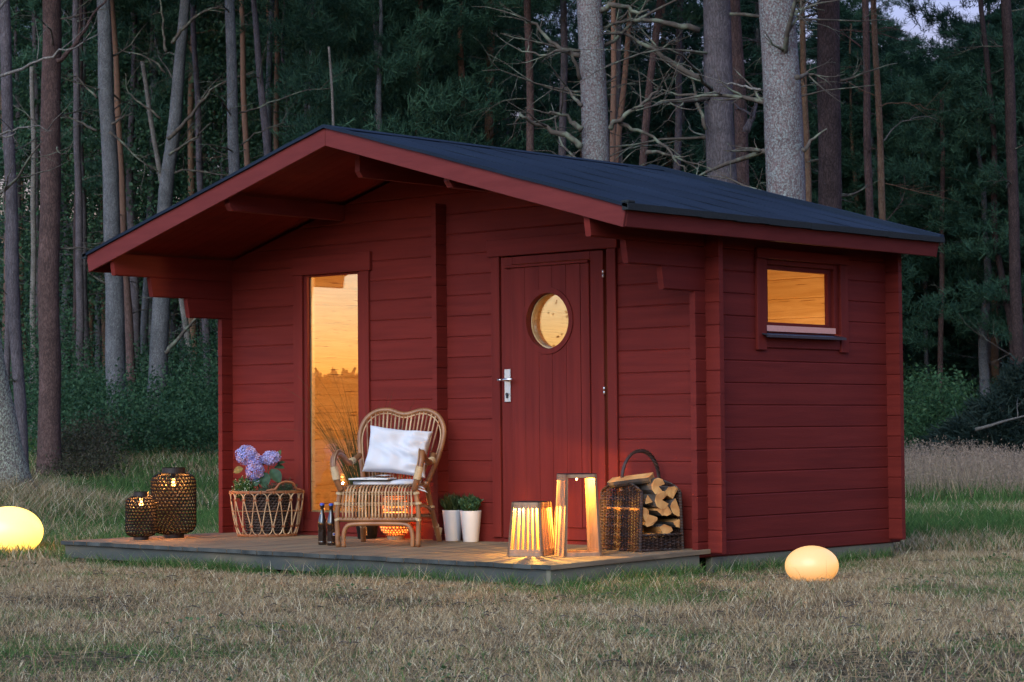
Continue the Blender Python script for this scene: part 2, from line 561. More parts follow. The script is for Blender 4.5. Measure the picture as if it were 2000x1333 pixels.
# openings in the front wall: tall window and door
TWX0, TWX1, TWZ0, TWZ1 = 0.790, 1.355, 0.130, 1.828
DX0, DX1, DZ0, DZ1 = 2.640, 3.530, 0.0, 1.850
k = 0
while k * H < ZA - UZ - 0.005:
    z0, z1 = k * H, (k + 1) * H
    xs = [(0.0 - (0 if k * H > roofz(0) - UZ - .05 else EX), W + (0 if k * H > roofz(0) - UZ - .05 else EX))]
    def cut(xs, a, b):
        r = []
        for p, q in xs:
            if q <= a or p >= b:
                r.append((p, q)); continue
            if p < a: r.append((p, a))
            if q > b: r.append((b, q))
        return r
    def cut_z(xs, a, b, za, zb):
        return cut(xs, a, b) if (z0 < zb - 0.004 and z1 > za + 0.004) else xs
    # full courses behind the trims; partial courses stop against the openings
    if z0 < TWZ1 - 0.03 and z1 > TWZ0 + 0.03: xs = cut(xs, TWX0, TWX1)
    if z0 < DZ1 - 0.03: xs = cut(xs, DX0, DX1)
    for a, b_ in xs:
        log_x(a, b_, z0, 0.0, clip=True)
    # back wall
    log_x(-EX if k * H < roofz(0) - UZ - .05 else 0, W + EX if k * H < roofz(0) - UZ - .05 else W, z0, DEP, clip=True, inner=False, pine_front=True)
    k += 1

# side walls are set half a course higher; their upper courses step out as brackets
SWY0, SWY1, SWZ0, SWZ1 = 0.600, 1.420, 1.300, 1.778
steps = {11: -0.42, 12: -0.75, 13: -1.08}
def side_wall(x, out):
    o = log_y(-EX, DEP + T + EX, 0.0 - (0.022 if out > 0 else 0.0), x, h=H / 2 + (0.022 if out > 0 else 0), out=out)
    for j in range(14):
        z0 = H / 2 + j * H
        y0 = steps.get(j, -EX)
        ys = [(y0, DEP + T + EX)]
        if out > 0 and z0 < SWZ1 - 0.03 and z0 + H > SWZ0 + 0.03:
            ys = [(y0, SWY0), (SWY1, DEP + T + EX)]
        h = H
        if j == 13:
            h = roofz(W) - UZ - z0
        for q, (a, b_) in enumerate(ys):
            log_y(a, b_, z0, x, out=out, h=h, chamf=0.022 if (j in steps and q == 0) else 0.0)
side_wall(W, 1)
side_wall(0.0, -1)

# inner partition wall: pine inside, its red ends cross the front wall
XP = 2.160
for j in range(-1, 16):
    z0 = H / 2 + j * H if j >= 0 else 0.0
    h = H if j >= 0 else H / 2
    log_y(-EX, 0.0005, z0, XP, h=h, out=1, inner=False)
    log_y(T, DEP, z0, XP, h=h, out=0)
# wall top logs / purlins carried out under the overhang
def purlin(x, y0, zb, t, name='purlin'):
    b = MB()
    zt = roofz(x) - UZ - 0.004
    pts = [(y0 + 0.03, zb), (BY - 0.10, zb), (BY - 0.10, zt + .03), (y0, zt + .03), (y0, zb + 0.035)]
    b.prism(pts, 0, x - t / 2, x + t / 2)
    o = b.build(name, m_redf, cabin)
    clip_roof(o, UZ)
    recalc(o)
    bevel(o, 0.003)
    return o
purlin(1.175, -1.04, 2.185, 0.050)
purlin(2.145, -0.80, 2.345, 0.042)
purlin(3.145, -1.04, 2.185, 0.050)

# roof boards (soffit), laid from ridge to eave, seen from below
bw = (BY - FY - 0.02) / 32
for side in (-1, 1):
    xe = XL + 0.03 if side < 0 else XE - 0.03
    for i in range(32):
        y0 = FY + 0.02 + i * bw
        b = MB()
        x_r = XR + side * 0.0015
        z_r, z_e = roofz(XR) - 0.03, roofz(xe) - 0.03
        th = 0.018
        g = 0.0012
        pts = [(x_r, z_r - th), (x_r, z_r), (xe, z_e), (xe, z_e - th)]
        if side > 0: pts = pts[::-1]
        b.prism(pts, 1, y0 + g, y0 + bw - g)
        o = b.build('roof_board', m_red, cabin)
        recalc(o)
# fascia boards
def slab(pts, y0, y1, name, m, parent=cabin, bev=0.003):
    b = MB(); b.prism(pts, 1, y0, y1)
    o = b.build(name, m, parent); recalc(o); bevel(o, bev); return o
FH = 0.118
g = 0.0015
for side in (-1, 1):
    xe = XL if side < 0 else XE
    ze = roofz(xe)
    sx = -side * 0.026
    pts = [(XR + side * g, ZA - FH), (XR + side * g, ZA), (xe, ze), (xe + sx, ze - FH)]
    slab(pts, FY, FY + 0.020, 'fascia_board', m_redf)
    slab(pts, BY - 0.020, BY, 'fascia_board', m_redf)
    # eave board
    b = MB()
    q = 0.020
    x0, x1 = (xe - q, xe - 0.001) if side > 0 else (xe + 0.001, xe + q)
    lean = -0.022 * side
    vs = [(x0 + lean, FY + .021, ze - FH + .004), (x1 + lean, FY + .021, ze - FH + .004), (x1, FY + .021, ze - 0.012), (x0, FY + .021, ze - 0.012),
          (x0 + lean, BY - .021, ze - FH + .004), (x1 + lean, BY - .021, ze - FH + .004), (x1, BY - .021, ze - 0.012), (x0, BY - .021, ze - 0.012)]
    b.add(vs, [(0, 1, 2, 3), (7, 6, 5, 4), (0, 4, 5, 1), (1, 5, 6, 2), (2, 6, 7, 3), (3, 7, 4, 0)])
    o = b.build('eave_board', m_redf, cabin); recalc(o); bevel(o, 0.003)
    # thin soffit batten just behind the front fascia
    pts = [(XR + side * g, ZA - 0.078), (XR + side * g, ZA - 0.049), (xe + 3 * sx, roofz(xe + 3 * sx) - 0.049), (xe + 3 * sx, roofz(xe + 3 * sx) - 0.078)]
    slab(pts, FY + 0.022, FY + 0.045, 'soffit_batten', m_redf)
# roofing felt strips, each lapping over the next, laid from ridge to eave
seams = [FY - 0.012, -0.64, -0.19, 0.29, 0.77, 1.25, 1.75, BY + 0.012]
for side in (-1, 1):
    xe = XL - 0.02 if side < 0 else XE + 0.02
    for i in range(len(seams) - 1):
        y0, y1 = seams[i], seams[i + 1]
        b = MB()
        N = 10
        lap = 0.0
        top, bot = [], []
        for a in range(N + 1):
            x = XR + (xe - XR) * a / N
            w = 0.002 * math.sin(a * 1.7 + i * 2) if 0 < a < N else 0
            z = roofz(x)
            top.append((x, z + 0.006 + w)); bot.append((x, z + 0.001 + w * 0.5))
        vs, fs = [], []
        for (x, z), (xb, zb) in zip(top, bot):
            lift = 0.006 if i else 0.0
            vs += [(x, y0, z + lift), (x, y0 + 0.012, z + lift - 0.001), (x, y1 + lap, z + .0015), (x, y0, zb + lift), (x, y1 + lap, zb)]
        for a in range(N):
            p, q2 = a * 5, (a + 1) * 5
            fs += [(p, p + 1, q2 + 1, q2), (p + 1, p + 2, q2 + 2, q2 + 1), (p + 2, p + 4, q2 + 4, q2 + 2), (p + 3, p, q2, q2 + 3), (p + 4, p + 3, q2 + 3, q2 + 4)]
        fs += [(0, 3, 4, 2, 1), (N * 5, N * 5 + 1, N * 5 + 2, N * 5 + 4, N * 5 + 3)]
        b.add(vs, fs)
        o = b.build('roof_felt', m_felt, cabin); recalc(o)
# ridge cap of felt
b = MB()
for i in range(4):
    pass
vs = []
for y in (FY - 0.014, BY + 0.014):
    for x, dz in ((XR - 0.13, 0.0135), (XR - 0.06, 0.0145), (XR, 0.012), (XR + 0.06, 0.0145), (XR + 0.13, 0.0135)):
        vs.append((x, y, roofz(x) + dz + 0.003))
n0 = len(vs)
vs += [(x, y, z - 0.004) for x, y, z in vs]
fs = [(i, i + 1, i + 6, i + 5) for i in range(4)] + [(n0 + i + 5, n0 + i + 6, n0 + i + 1, n0 + i) for i in range(4)]
fs += [(0, 5, n0 + 5, n0), (4, n0 + 4, n0 + 9, 9), (0, n0, n0 + 1, n0 + 2, n0 + 3, n0 + 4, 4, 3, 2, 1), (5, 6, 7, 8, 9, n0 + 9, n0 + 8, n0 + 7, n0 + 6, n0 + 5)]
b.add(vs, fs)
o = b.build('ridge_cap', m_felt, cabin); recalc(o)
# turned-down felt strips along verges and eaves
def verge(y0, y1, name='felt_edge_strip', raise_=0.0):
    for side in (-1, 1):
        xe = XL - 0.022 if side < 0 else XE + 0.022
        N = 14
        vs, fs = [], []
        for a in range(N + 1):
            x = XR + (xe - XR) * a / N
            z = roofz(x) + (0.016 if 0 < a < N else 0.014) + random.uniform(-.0015, .0015)
            vs += [(x, y0, z + raise_), (x, y1, z + raise_), (x, y1, z - 0.020), (x, y0, z - 0.020)]
        for a in range(N):
            p, q2 = a * 4, a * 4 + 4
            fs += [(p, p + 1, q2 + 1, q2), (p + 1, p + 2, q2 + 2, q2 + 1), (p + 2, p + 3, q2 + 3, q2 + 2), (p + 3, p, q2, q2 + 3)]
        fs += [(0, 3, 2, 1), (4 * N, 4 * N + 1, 4 * N + 2, 4 * N + 3)]
        b = MB(); b.add(vs, fs)
        o = b.build(name, m_felt, cabin); recalc(o)
verge(FY - 0.016, FY + 0.03)
verge(BY - 0.035, BY + 0.018, raise_=0.022)
for ys in ((FY - 0.016, -0.2125), (-0.2085, 0.6600), (0.664, 1.529), (1.533, BY + 0.018)):
    for side in (-1, 1):
        xe = XL if side < 0 else XE
        x0, x1 = (xe - 0.016, xe + 0.028) if side > 0 else (xe - 0.028, xe + 0.016)
        b = MB()
        N = 8
        for a in range(N):
            ya, yb = ys[0] + (ys[1] - ys[0]) * a / N, ys[0] + (ys[1] - ys[0]) * (a + 1) / N
            dr = random.uniform(0, 0.004)
            b.box(x0, x1, ya, yb, roofz(xe) - 0.022 - dr, roofz(xe) + 0.013)
        b.build('eave_felt_strip', m_feltedge, cabin)
b = MB(); b.box(XE - 0.03, XE + 0.024, FY - 0.010, FY + 0.055, roofz(XE) + 0.014, roofz(XE) + 0.030)
bevel(b.build('felt_corner', m_feltedge, cabin), 0.004)

# floor, foundation beams
b = MB(); b.box(T, W - T, T, DEP, -0.02, 0.0)
b.build('floor', m_pine, cabin)
def beam(x0, x1, y0, y1, z0, z1):
    b = MB(); b.box(x0, x1, y0, y1, z0, z1)
    bevel(b.build('foundation_beam', m_found, cabin), 0.004)
beam(W - 0.062, W - 0.012, 0.05, 2.055, -0.125, -0.024)
beam(0.012, 0.062, 0.05, 2.055, -0.125, -0.002)
beam(0.064, W - 0.064, 1.99, 2.03, -0.125, -0.002)
for y in (0.5, 1.6):
    b = MB(); b.box(W - 0.19, W + 0.01, y, y + 0.19, -0.17, -0.126)
    b.build('foundation_block', m_found, cabin)
# flat pine ceiling above the rooms
b = MB(); b.box(T, XP - T - 0.002, T, DEP, 1.935, 1.95); b.box(XP + 0.002, W - T, T, DEP, 1.935, 1.95)
b.build('ceiling', m_pine, cabin)

# ------------------------------------------------------------------ trims and tall window
def board(name, x0, x1, y0, y1, z0, z1, m=m_redv, parent=cabin, bev=0.003):
    b = MB(); b.box(x0, x1, y0, y1, z0, z1)
    return bevel(b.build(name, m, parent), bev)
board('window_trim', 0.700, TWX0, -0.020, 0.0, 0.050, TWZ1)
board('window_trim', TWX1, 1.446, -0.020, 0.0, 0.050, TWZ1)
board('window_trim', 0.700 - 0.002, 1.468, -0.028, 0.0, TWZ1 + 0.001, 1.957, m_red)
board('window_trim', TWX0 + .001, TWX1 - .001, -0.012, 0.0, 0.050, TWZ0)
def window_frame(x0, x1, z0, z1, yf, fw, name='tall_window'):
    wroot = bpy.data.objects.new(name, None); COL.objects.link(wroot); wroot.parent = cabin; wroot.location = ((x0 + x1) / 2, yf, z0)
    return wroot
tw = MB()
y0, y1 = 0.0, 0.062
fw = 0.032
a0, a1, c0, c1 = TWX0, TWX1, TWZ0, TWZ1
tw.box(a0, a0 + fw, y0, y1, c0, c1); tw.box(a1 - fw, a1, y0, y1, c0, c1)
tw.box(a0 + fw, a1 - fw, y0, y1, c1 - 0.012, c1); tw.box(a0 + fw, a1 - fw, y0, y1, c0, c0 + 0.055)
fr = tw.build('tall_window', m_redv, cabin); bevel(fr, 0.002)
fr['label'] = 'tall narrow window glowing orange beside the armchair'
b = MB(); b.box(a0 + fw, a1 - fw, 0.024, 0.030, c0 + 0.055, c1 - 0.012); b.build('pane', m_glass, fr)
b = MB()
for x0, x1, z0, z1 in ((a0 + fw, a0 + fw + .012, c0 + .055, c1 - .012), (a1 - fw - .012, a1 - fw, c0 + .055, c1 - .012), (a0 + fw + .012, a1 - fw - .012, c0 + .055, c0 + .066)):
    b.box(x0, x1, 0.031, 0.060, z0, z1)
b.build('sash', m_pine, fr)

# ------------------------------------------------------------------ side window
def ybox(name, x0, x1, y0, y1, z0, z1, m=m_redv, parent=cabin, bev=0.003):
    return board(name, x0, x1, y0, y1, z0, z1, m, parent, bev)
ybox('window_trim', W, W + 0.021, 0.503, SWY0, 1.216, SWZ1)
ybox('window_trim', W, W + 0.021, SWY1, 1.508, 1.216, SWZ1)
ybox('window_trim', W, W + 0.028, 0.500, 1.511, SWZ1 + .001, 1.842, m_red)
ybox('window_trim', W, W + 0.012, SWY0 + .001, SWY1 - .001, 1.232, SWZ0, m_red)
b = MB(); fw = 0.045
xo, xi = W - 0.002, W - 0.060
b.box(xi, xo, SWY0, SWY0 + fw, SWZ0 + .04, SWZ1); b.box(xi, xo, SWY1 - fw, SWY1, SWZ0 + .04, SWZ1)
b.box(xi, xo, SWY0 + fw, SWY1 - fw, SWZ1 - 0.03, SWZ1); b.box(xi, xo, SWY0 + fw, SWY1 - fw, SWZ0 + 0.0, SWZ0 + .075)
b.box(xi + .008, xo - .022, SWY0 + fw, SWY0 + fw + .028, SWZ0 + .075, SWZ1 - .03); b.box(xi + .008, xo - .022, SWY1 - fw - .036, SWY1 - fw, SWZ0 + .075, SWZ1 - .03)
b.box(xi + .008, xo - .022, SWY0 + fw + .028, SWY1 - fw - .036, SWZ1 - .06, SWZ1 - .03)
b.box(xi + .008, xo - .022, SWY0 + fw + .028, SWY1 - fw - .036, SWZ0 + .075, SWZ0 + .092)
sw = b.build('small_window', m_redv, cabin); bevel(sw, 0.002)
sw['label'] = 'small square window under the eave of the side wall'
b = MB(); b.box(W - 0.046, W - 0.040, SWY0 + fw + .02, SWY1 - fw - .03, SWZ0 + .08, SWZ1 - .04); b.build('pane', m_glass1, sw)
b = MB(); b.box(W - 0.02, W + 0.012, SWY0 + .012, SWY1 - .052, SWZ0 + .034, SWZ0 + .070); b.build('metal_drip_bar', m_steel, sw)
b = MB(); b.prism([(W - 0.03, SWZ0 + .030), (W + 0.062, SWZ0 + .010), (W + 0.062, SWZ0 - .006), (W + 0.056, SWZ0 - .006), (W + 0.056, SWZ0 + .004), (W - 0.03, SWZ0 + .024)], 1, 0.545, SWY1 - .005)
o = b.build('window_sill', m_darkmetal, sw); recalc(o)

# ------------------------------------------------------------------ door
board('door_trim', 2.568, DX0 - .001, -0.022, 0.0, 0.055, DZ1 + .002)
board('door_trim', DX1 + .001, 3.602, -0.022, 0.0, 0.015, DZ1 + .002)
board('door_trim', 2.543, 3.620, -0.032, 0.0, DZ1 + .003, 1.962, m_red)
board('door_frame', DX0, DX0 + .012, 0.0, 0.06, 0.0, DZ1)
board('door_frame', DX1 - .02, DX1, 0.0, 0.06, 0.0, DZ1)
board('door_frame', DX0 + .013, DX1 - .021, 0.036, 0.06, 1.79, 1.85)
board('door_frame', DX0 + .001, DX1 - .001, 0.002, 0.06, 1.8515, 1.889)
board('window_lining', TWX0 + .001, TWX1 - .001, 0.002, 0.06, 1.8295, 1.889)
board('window_lining', W - .06, W - .002, SWY0 + .001, SWY1 - .001, 1.7795, 1.821)
board('threshold', DX0 + .013, DX1 - .021, -0.004, 0.06, 0.0, 0.048, m_red)
RX, RZ, RR = 3.058, 1.425, 0.180
door_y = -0.018
def ring(b, x, z, r0, r1, y0, y1, n=48):
    vs = []
    for k in range(n):
        a = 2 * math.pi * k / n
        c, s = math.cos(a), math.sin(a)
        vs += [(x + r0 * c, y0, z + r0 * s), (x + r1 * c, y0, z + r1 * s), (x + r1 * c, y1, z + r1 * s), (x + r0 * c, y1, z + r0 * s)]
    fs = []
    for k in range(n):
        p, q = 4 * k, 4 * ((k + 1) % n)
        fs += [(p, p + 1, q + 1, q), (p + 1, p + 2, q + 2, q + 1), (p + 2, p + 3, q + 3, q + 2), (p + 3, p, q, q + 3)]
    b.add(vs, fs)
def hole_board(x0, x1, z0, z1, y0, y1, name, parent, m=m_redv, r=RR + 0.012):
    """a vertical door board, with the round window cut out of it where they meet"""
    N = 40
    half = None
    b = MB()
    def gap(x):
        d = x - RX
        return math.sqrt(r * r - d * d) if abs(d) < r else 0
    if x1 < RX - r or x0 > RX + r:
        b.box(x0, x1, y0, y1, z0, z1)
        return bevel(b.build(name, m, parent), 0.003)
    xs = [x0 + (x1 - x0) * i / 12 for i in range(13)]
    for e in (RX - r, RX + r):
        if x0 < e < x1: xs.append(e)
    xs = sorted(set(xs))
    for lo in (True, False):
        for i in range(len(xs) - 1):
            a, c = xs[i], xs[i + 1]
            ga, gc = gap(a), gap(c)
            if lo: q = [(a, z0), (c, z0), (c, RZ - gc), (a, RZ - ga)]
            else: q = [(a, RZ + ga), (c, RZ + gc), (c, z1), (a, z1)]
            vs = [(p[0], y0, p[1]) for p in q] + [(p[0], y1, p[1]) for p in q]
            b.add(vs, [(0, 1, 2, 3), (7, 6, 5, 4), (0, 4, 5, 1), (2, 6, 7, 3), (1, 5, 6, 2), (3, 7, 4, 0)])
    return b.build(name, m, parent)
b = MB()
b.box(2.655, 2.751, door_y, 0.035, 0.052, 1.845); b.box(3.396, 3.500, door_y, 0.035, 0.052, 1.845)
b.box(2.7515, 3.3955, door_y, 0.035, 1.795, 1.845); b.box(2.7515, 3.3955, door_y, 0.035, 0.052, 0.130)
door = b.build('door', m_redv, cabin); bevel(door, 0.003)
door['label'] = 'red plank door with a round glazed porthole'
edges = [2.752, 2.866, 2.981, 3.093, 3.208, 3.324, 3.395]
for i in range(6):
    hole_board(edges[i] + .0013, edges[i + 1] - .0013, 0.131, 1.772, door_y - 0.011, 0.020, 'board', door)
b = MB(); b.box(2.700, 3.398, door_y - 0.026, 0.0, 1.773, 1.790); bevel(b.build('drip_moulding', m_redv, door), 0.003)
b = MB(); ring(b, RX, RZ, RR - 0.004, RR + 0.030, door_y - 0.019, -0.012); ring(b, RX, RZ, RR - 0.004, RR + 0.0115, -0.0119, 0.012)
o = b.build('porthole_ring', m_redv, door, smooth=False); recalc(o)
b = MB(); ring(b, RX, RZ, RR - 0.012, RR + 0.0115, 0.0121, 0.060); o = b.build('porthole_lining', m_pine, door); recalc(o)
b = MB()
n = 48
b.add([(RX + (RR - .013) * math.cos(2 * math.pi * k / n), yy, RZ + (RR - .013) * math.sin(2 * math.pi * k / n)) for yy in (0.030, 0.036) for k in range(n)],
      [tuple(range(n)), tuple(range(2 * n - 1, n - 1, -1))] + [(k, n + k, n + (k + 1) % n, (k + 1) % n) for k in range(n)])
o = b.build('pane', m_glass, door); recalc(o)
b = MB(); b.box(2.6840, 2.7340, door_y - 0.010, door_y, 0.918, 1.130)
h1 = bevel(b.build('handle_plate', m_steel, door), 0.003)
b = MB()
b.tube([(2.709, door_y - .01, 1.060), (2.709, door_y - .055, 1.060)], 0.010, 10)
b.tube([(2.700, door_y - .055, 1.060), (2.73, door_y - .057, 1.061), (2.79, door_y - .055, 1.062)], [0.009, 0.009, 0.008], 10)
b.box(2.667, 2.700, door_y - .060, door_y - .050, 1.054, 1.066)
b.build('handle', m_steel, door, smooth=True)
b = MB(); b.tube([(2.709, door_y - .01, 0.968), (2.709, door_y - .018, 0.968)], 0.010, 12); b.box(2.704, 2.714, door_y - .017, door_y - .010, 0.943, 0.966)
b.build('lock_cylinder', m_darkmetal, door)
for zz in (1.675, 0.955):
    b = MB(); b.tube([(3.511, door_y - .012, zz), (3.511, door_y - .012, zz + 0.021)], 0.007, 10); b.tube([(3.511, door_y - .012, zz + 0.024), (3.511, door_y - .012, zz + 0.047)], 0.007, 10)
    b.build('hinge', m_steel, door, smooth=True)

# ------------------------------------------------------------------ lamps inside the cabin
WARM = (1.0, 0.60, 0.25)
def inner_lamp(x, y, z, watts, label):
    t = thing('ceiling_lamp', (x, y, z), 0, label, 'lamp')
    b = MB(); b.lathe([(0.001, -.06), (0.045, -.045), (0.06, 0), (0.045, .045), (0.02, .06)], 20); b.build('globe', emat('lamp_globe', (1, .72, .4), 0.1), t, smooth=True)
    b = MB(); b.tube([(0, 0, .06), (0, 0, 1.935 - z)], 0.006, 8); b.build('cord', m_black, t)
    ld = bpy.data.lights.new('ceiling_bulb', 'POINT'); ld.energy = watts; ld.color = WARM; ld.shadow_soft_size = 0.07
    lo = bpy.data.objects.new('bulb_light', ld); COL.objects.link(lo); lo.parent = t; lo.location = (0, 0, -0.10)
    return t
inner_lamp(1.75, 0.75, 1.75, 1.45, 'warm globe lamp hanging inside the room behind the tall window')
inner_lamp(3.72, 1.25, 1.15, .62, 'warm globe lamp hanging inside the room behind the small side window')

# ------------------------------------------------------------------ deck
def dz(x, y):
    return .025 - .022 * max(0, min(1, x / 4.3)) * min(1, -y / 1.45)
deck = thing('wooden_deck', (2.12, -0.75, 0.0), 0, 'low weathered plank deck in front of the red cabin', 'deck')
def dloc(v): return (v[0] - 2.12, v[1] + 0.75, v[2])
XD0, XD1, YD = -0.045, 4.290, -1.455
NB = 31
bwd = (XD1 - XD0) / NB
for i in range(NB):
    x0 = XD0 + i * bwd
    b = MB()
    off = random.choice([0, 0, random.uniform(-.006, .006)]) + (0.0 if i < NB - 1 else -0.004)
    yf = YD - off
    gp = 0.0028
    top0, top1 = 0.0, 0.0
    lift = random.uniform(-.0012, .0012)
    # board cross-section with a grooved underside
    prof = [(x0 + gp, -.006), (x0 + gp, 0.0 - .002), (x0 + gp + .003, 0), (x0 + bwd - gp - .003, 0), (x0 + bwd - gp, -.002), (x0 + bwd - gp, -.026)]
    ng = 7
    for q in range(ng * 2 - 1):
        xx = x0 + bwd - gp - (bwd - 2 * gp) * (q + 0.5) / (ng * 2 - 1)
        prof.append((xx, -.026 if q % 2 else -.0225))
    prof.append((x0 + gp, -.026))
    n = len(prof)
    vs = []
    for y in (yf, -0.001):
        for px_, pz in prof:
            vs.append(dloc((px_, y, dz(px_, y) + pz + lift)))
    b.m = 1
    b.add(vs, [tuple(range(n - 1, -1, -1)), tuple(range(n, 2 * n))])
    b.m = 0
    b.add([], [])
    for k2 in range(n):
        b.f.append((k2, (k2 + 1) % n, (k2 + 1) % n + n, k2 + n)); b.mi.append(0)
    o = b.build('deck_board', [m_deck, m_boardend], deck)
    recalc(o)
def dbeam(name, a, c, w_, zt, zb, m=m_deckend):
    a, c = Vector(a), Vector(c)
    t = (c - a).normalized(); nrm = Vector((t.y, -t.x))
    vs = []
    for p in (a, c):
        for s_ in (0, w_):
            q = p - nrm * s_
            zt_ = dz(p.x, p.y) - 0.027
            vs += [dloc((q.x, q.y, zt_ + zb)), dloc((q.x, q.y, zt_))]
    b = MB(); b.add(vs, [(0, 1, 3, 2), (4, 6, 7, 5), (0, 4, 5, 1), (2, 3, 7, 6), (1, 5, 7, 3), (0, 2, 6, 4)])
    o = b.build(name, m, deck); recalc(o); bevel(o, 0.003); return o
dbeam('front_beam', (XD0 + .02, YD + .022), (XD1 - .020, YD + .022), 0.034, 0, -0.086)
dbeam('side_beam', (XD1 - .018, YD + .018), (XD1 - .018, -0.09), 0.032, 0, -0.088, m_found)
dbeam('side_beam', (XD0 + .055, -0.02), (XD0 + .055, YD + .06), 0.032, 0, -0.095, m_deckend)
for x, y in ((4.06, -1.36), (3.05, -1.33), (4.10, -1.10), (1.9, -1.33), (0.6, -1.33)):
    b = MB(); v0 = dloc((x, y, 0)); b.box(v0[0] - .07, v0[0] + .07, v0[1] - .05, v0[1] + .07, -0.20, -0.105)
    b.build('support_block', m_splitwood if x > 2.9 else m_deckend, deck)
# screws in the side beam
b = MB()
for y, z in ((-1.40, -.05), (-0.95, -.04), (-0.9, -.07), (-0.45, -.045), (-0.4, -.062)):
    v0 = dloc((XD1 - .0175, y, z)); b.box(v0[0], v0[0] + .002, v0[1] - .003, v0[1] + .003, v0[2] - .003, v0[2] + .003)
b.build('screw_head', m_steel, deck)['kind'] = 'stuff'

# ------------------------------------------------------------------ rattan armchair
CH = R(30.0)
chair = thing('rattan_armchair', (2.312, -0.805, dz(2.31, -.8)), CH, 'curved rattan armchair holding a white cushion and an open book', 'armchair')
def spl(pts, n=6):
    """smooth curve through points"""
    P = [Vector(p) for p in pts]
    out = []
    for i in range(len(P) - 1):
        p0, p1, p2, p3 = P[max(i - 1, 0)], P[i], P[i + 1], P[min(i + 2, len(P) - 1)]
        for k in range(n):
            t = k / n
            out.append(0.5 * ((2 * p1) + (p2 - p0) * t + (2 * p0 - 5 * p1 + 4 * p2 - p3) * t * t + (3 * p1 - p0 - 3 * p2 + p3) * t ** 3))
    out.append(P[-1])
    return out
def tubeobj(name, pts, r, m, parent, n=8, sp=6, closed=False):
    b = MB(); b.tube(spl(pts, sp) if sp else pts, r, n, closed=closed)
    return b.build(name, m, parent, smooth=True)
for s_ in (-1, 1):
    tubeobj('front_leg', [(s_ * .256, 0, 0), (s_ * .262, 0, .20), (s_ * .240, .005, .37)], .0165, m_rattan, chair)
    tubeobj('arm', [(s_ * .235, .0, .355), (s_ * .262, -.02, .43), (s_ * .283, -.01, .53), (s_ * .275, .04, .585), (s_ * .262, .13, .565), (s_ * .262, .24, .525), (s_ * .262, .36, .53), (s_ * .245, .47, .565)], .020, m_rattan, chair, 10)
    tubeobj('arm_rib', [(s_ * .240, -.022, .44), (s_ * .268, -.036, .53), (s_ * .262, .028, .606), (s_ * .25, .12, .59)], .004, m_cane, chair, 6)
    tubeobj('back_leg', [(s_ * .215, .39, .40), (s_ * .230, .47, .22), (s_ * .256, .588, 0)], .018, m_rattan, chair)
    tubeobj('side_stretcher', [(s_ * .255, 0, .255), (s_ * .240, .24, .25), (s_ * .228, .47, .215)], .012, m_rattan, chair)
    tubeobj('seat_rail', [(s_ * .238, 0, .355), (s_ * .232, .2, .365), (s_ * .212, .42, .37)], .014, m_rattan, chair)
    for nm, a, c, rr in (('binding', (s_ * .258, -.022, .42), (s_ * .276, -.016, .50), .0255), ('binding', (s_ * .246, .575, .045), (s_ * .252, .585, .095), .0215),
                         ('binding', (s_ * .243, .535, .105), (s_ * .243, .53, .115), .0215), ('binding', (s_ * .257, .0, .165), (s_ * .262, 0, .180), .0215),
                         ('binding', (s_ * .262, .0, .265), (s_ * .261, 0, .280), .0215), ('binding', (s_ * .25, .0, .328), (s_ * .248, 0, .343), .0215),
                         ('binding', (s_ * .232, .46, .225), (s_ * .231, .462, .24), .0225), ('binding', (s_ * .262, .30, .526), (s_ * .262, .37, .533), .0235)):
        b = MB()
        A, B_ = Vector(a), Vector(c)
        if nm == 'binding' and abs(c[2] - a[2]) > .015 or abs(c[1] - a[1]) > .03:
            pass
        k_ = max(3, int((B_ - A).length / .007))
        pts, rr_ = [], []
        for q in range(k_ * 2 + 1):
            pts.append(A + (B_ - A) * q / (k_ * 2)); rr_.append(rr - (0.0012 if q % 2 else 0))
        b.tube(pts, rr_, 12)
        b.build(nm, m_wrap, chair, smooth=False)
tubeobj('front_bar', [(-.262, 0, .172), (0, 0, .172), (.262, 0, .172)], .0155, m_rattan, chair)
tubeobj('front_rail', [(-.258, .004, .268), (0, .004, .270), (.258, .004, .268)], .0115, m_rattan, chair)
tubeobj('front_rail', [(-.250, .012, .335), (0, .012, .337), (.250, .012, .335)], .0125, m_rattan, chair)
tubeobj('rear_rail', [(-.212, .42, .37), (0, .435, .37), (.212, .42, .37)], .0140, m_rattan, chair)
tubeobj('rear_stretcher', [(-.235, .50, .175), (0, .50, .175), (.235, .50, .175)], .0125, m_rattan, chair)
tubeobj('front_arch', [(-.222, .002, 0), (-.222, .002, .07), (-.205, .002, .122), (-.16, .002, .142), (0, .002, .146), (.16, .002, .142), (.205, .002, .122), (.222, .002, .07), (.222, .002, 0)], .0145, m_rattan, chair)
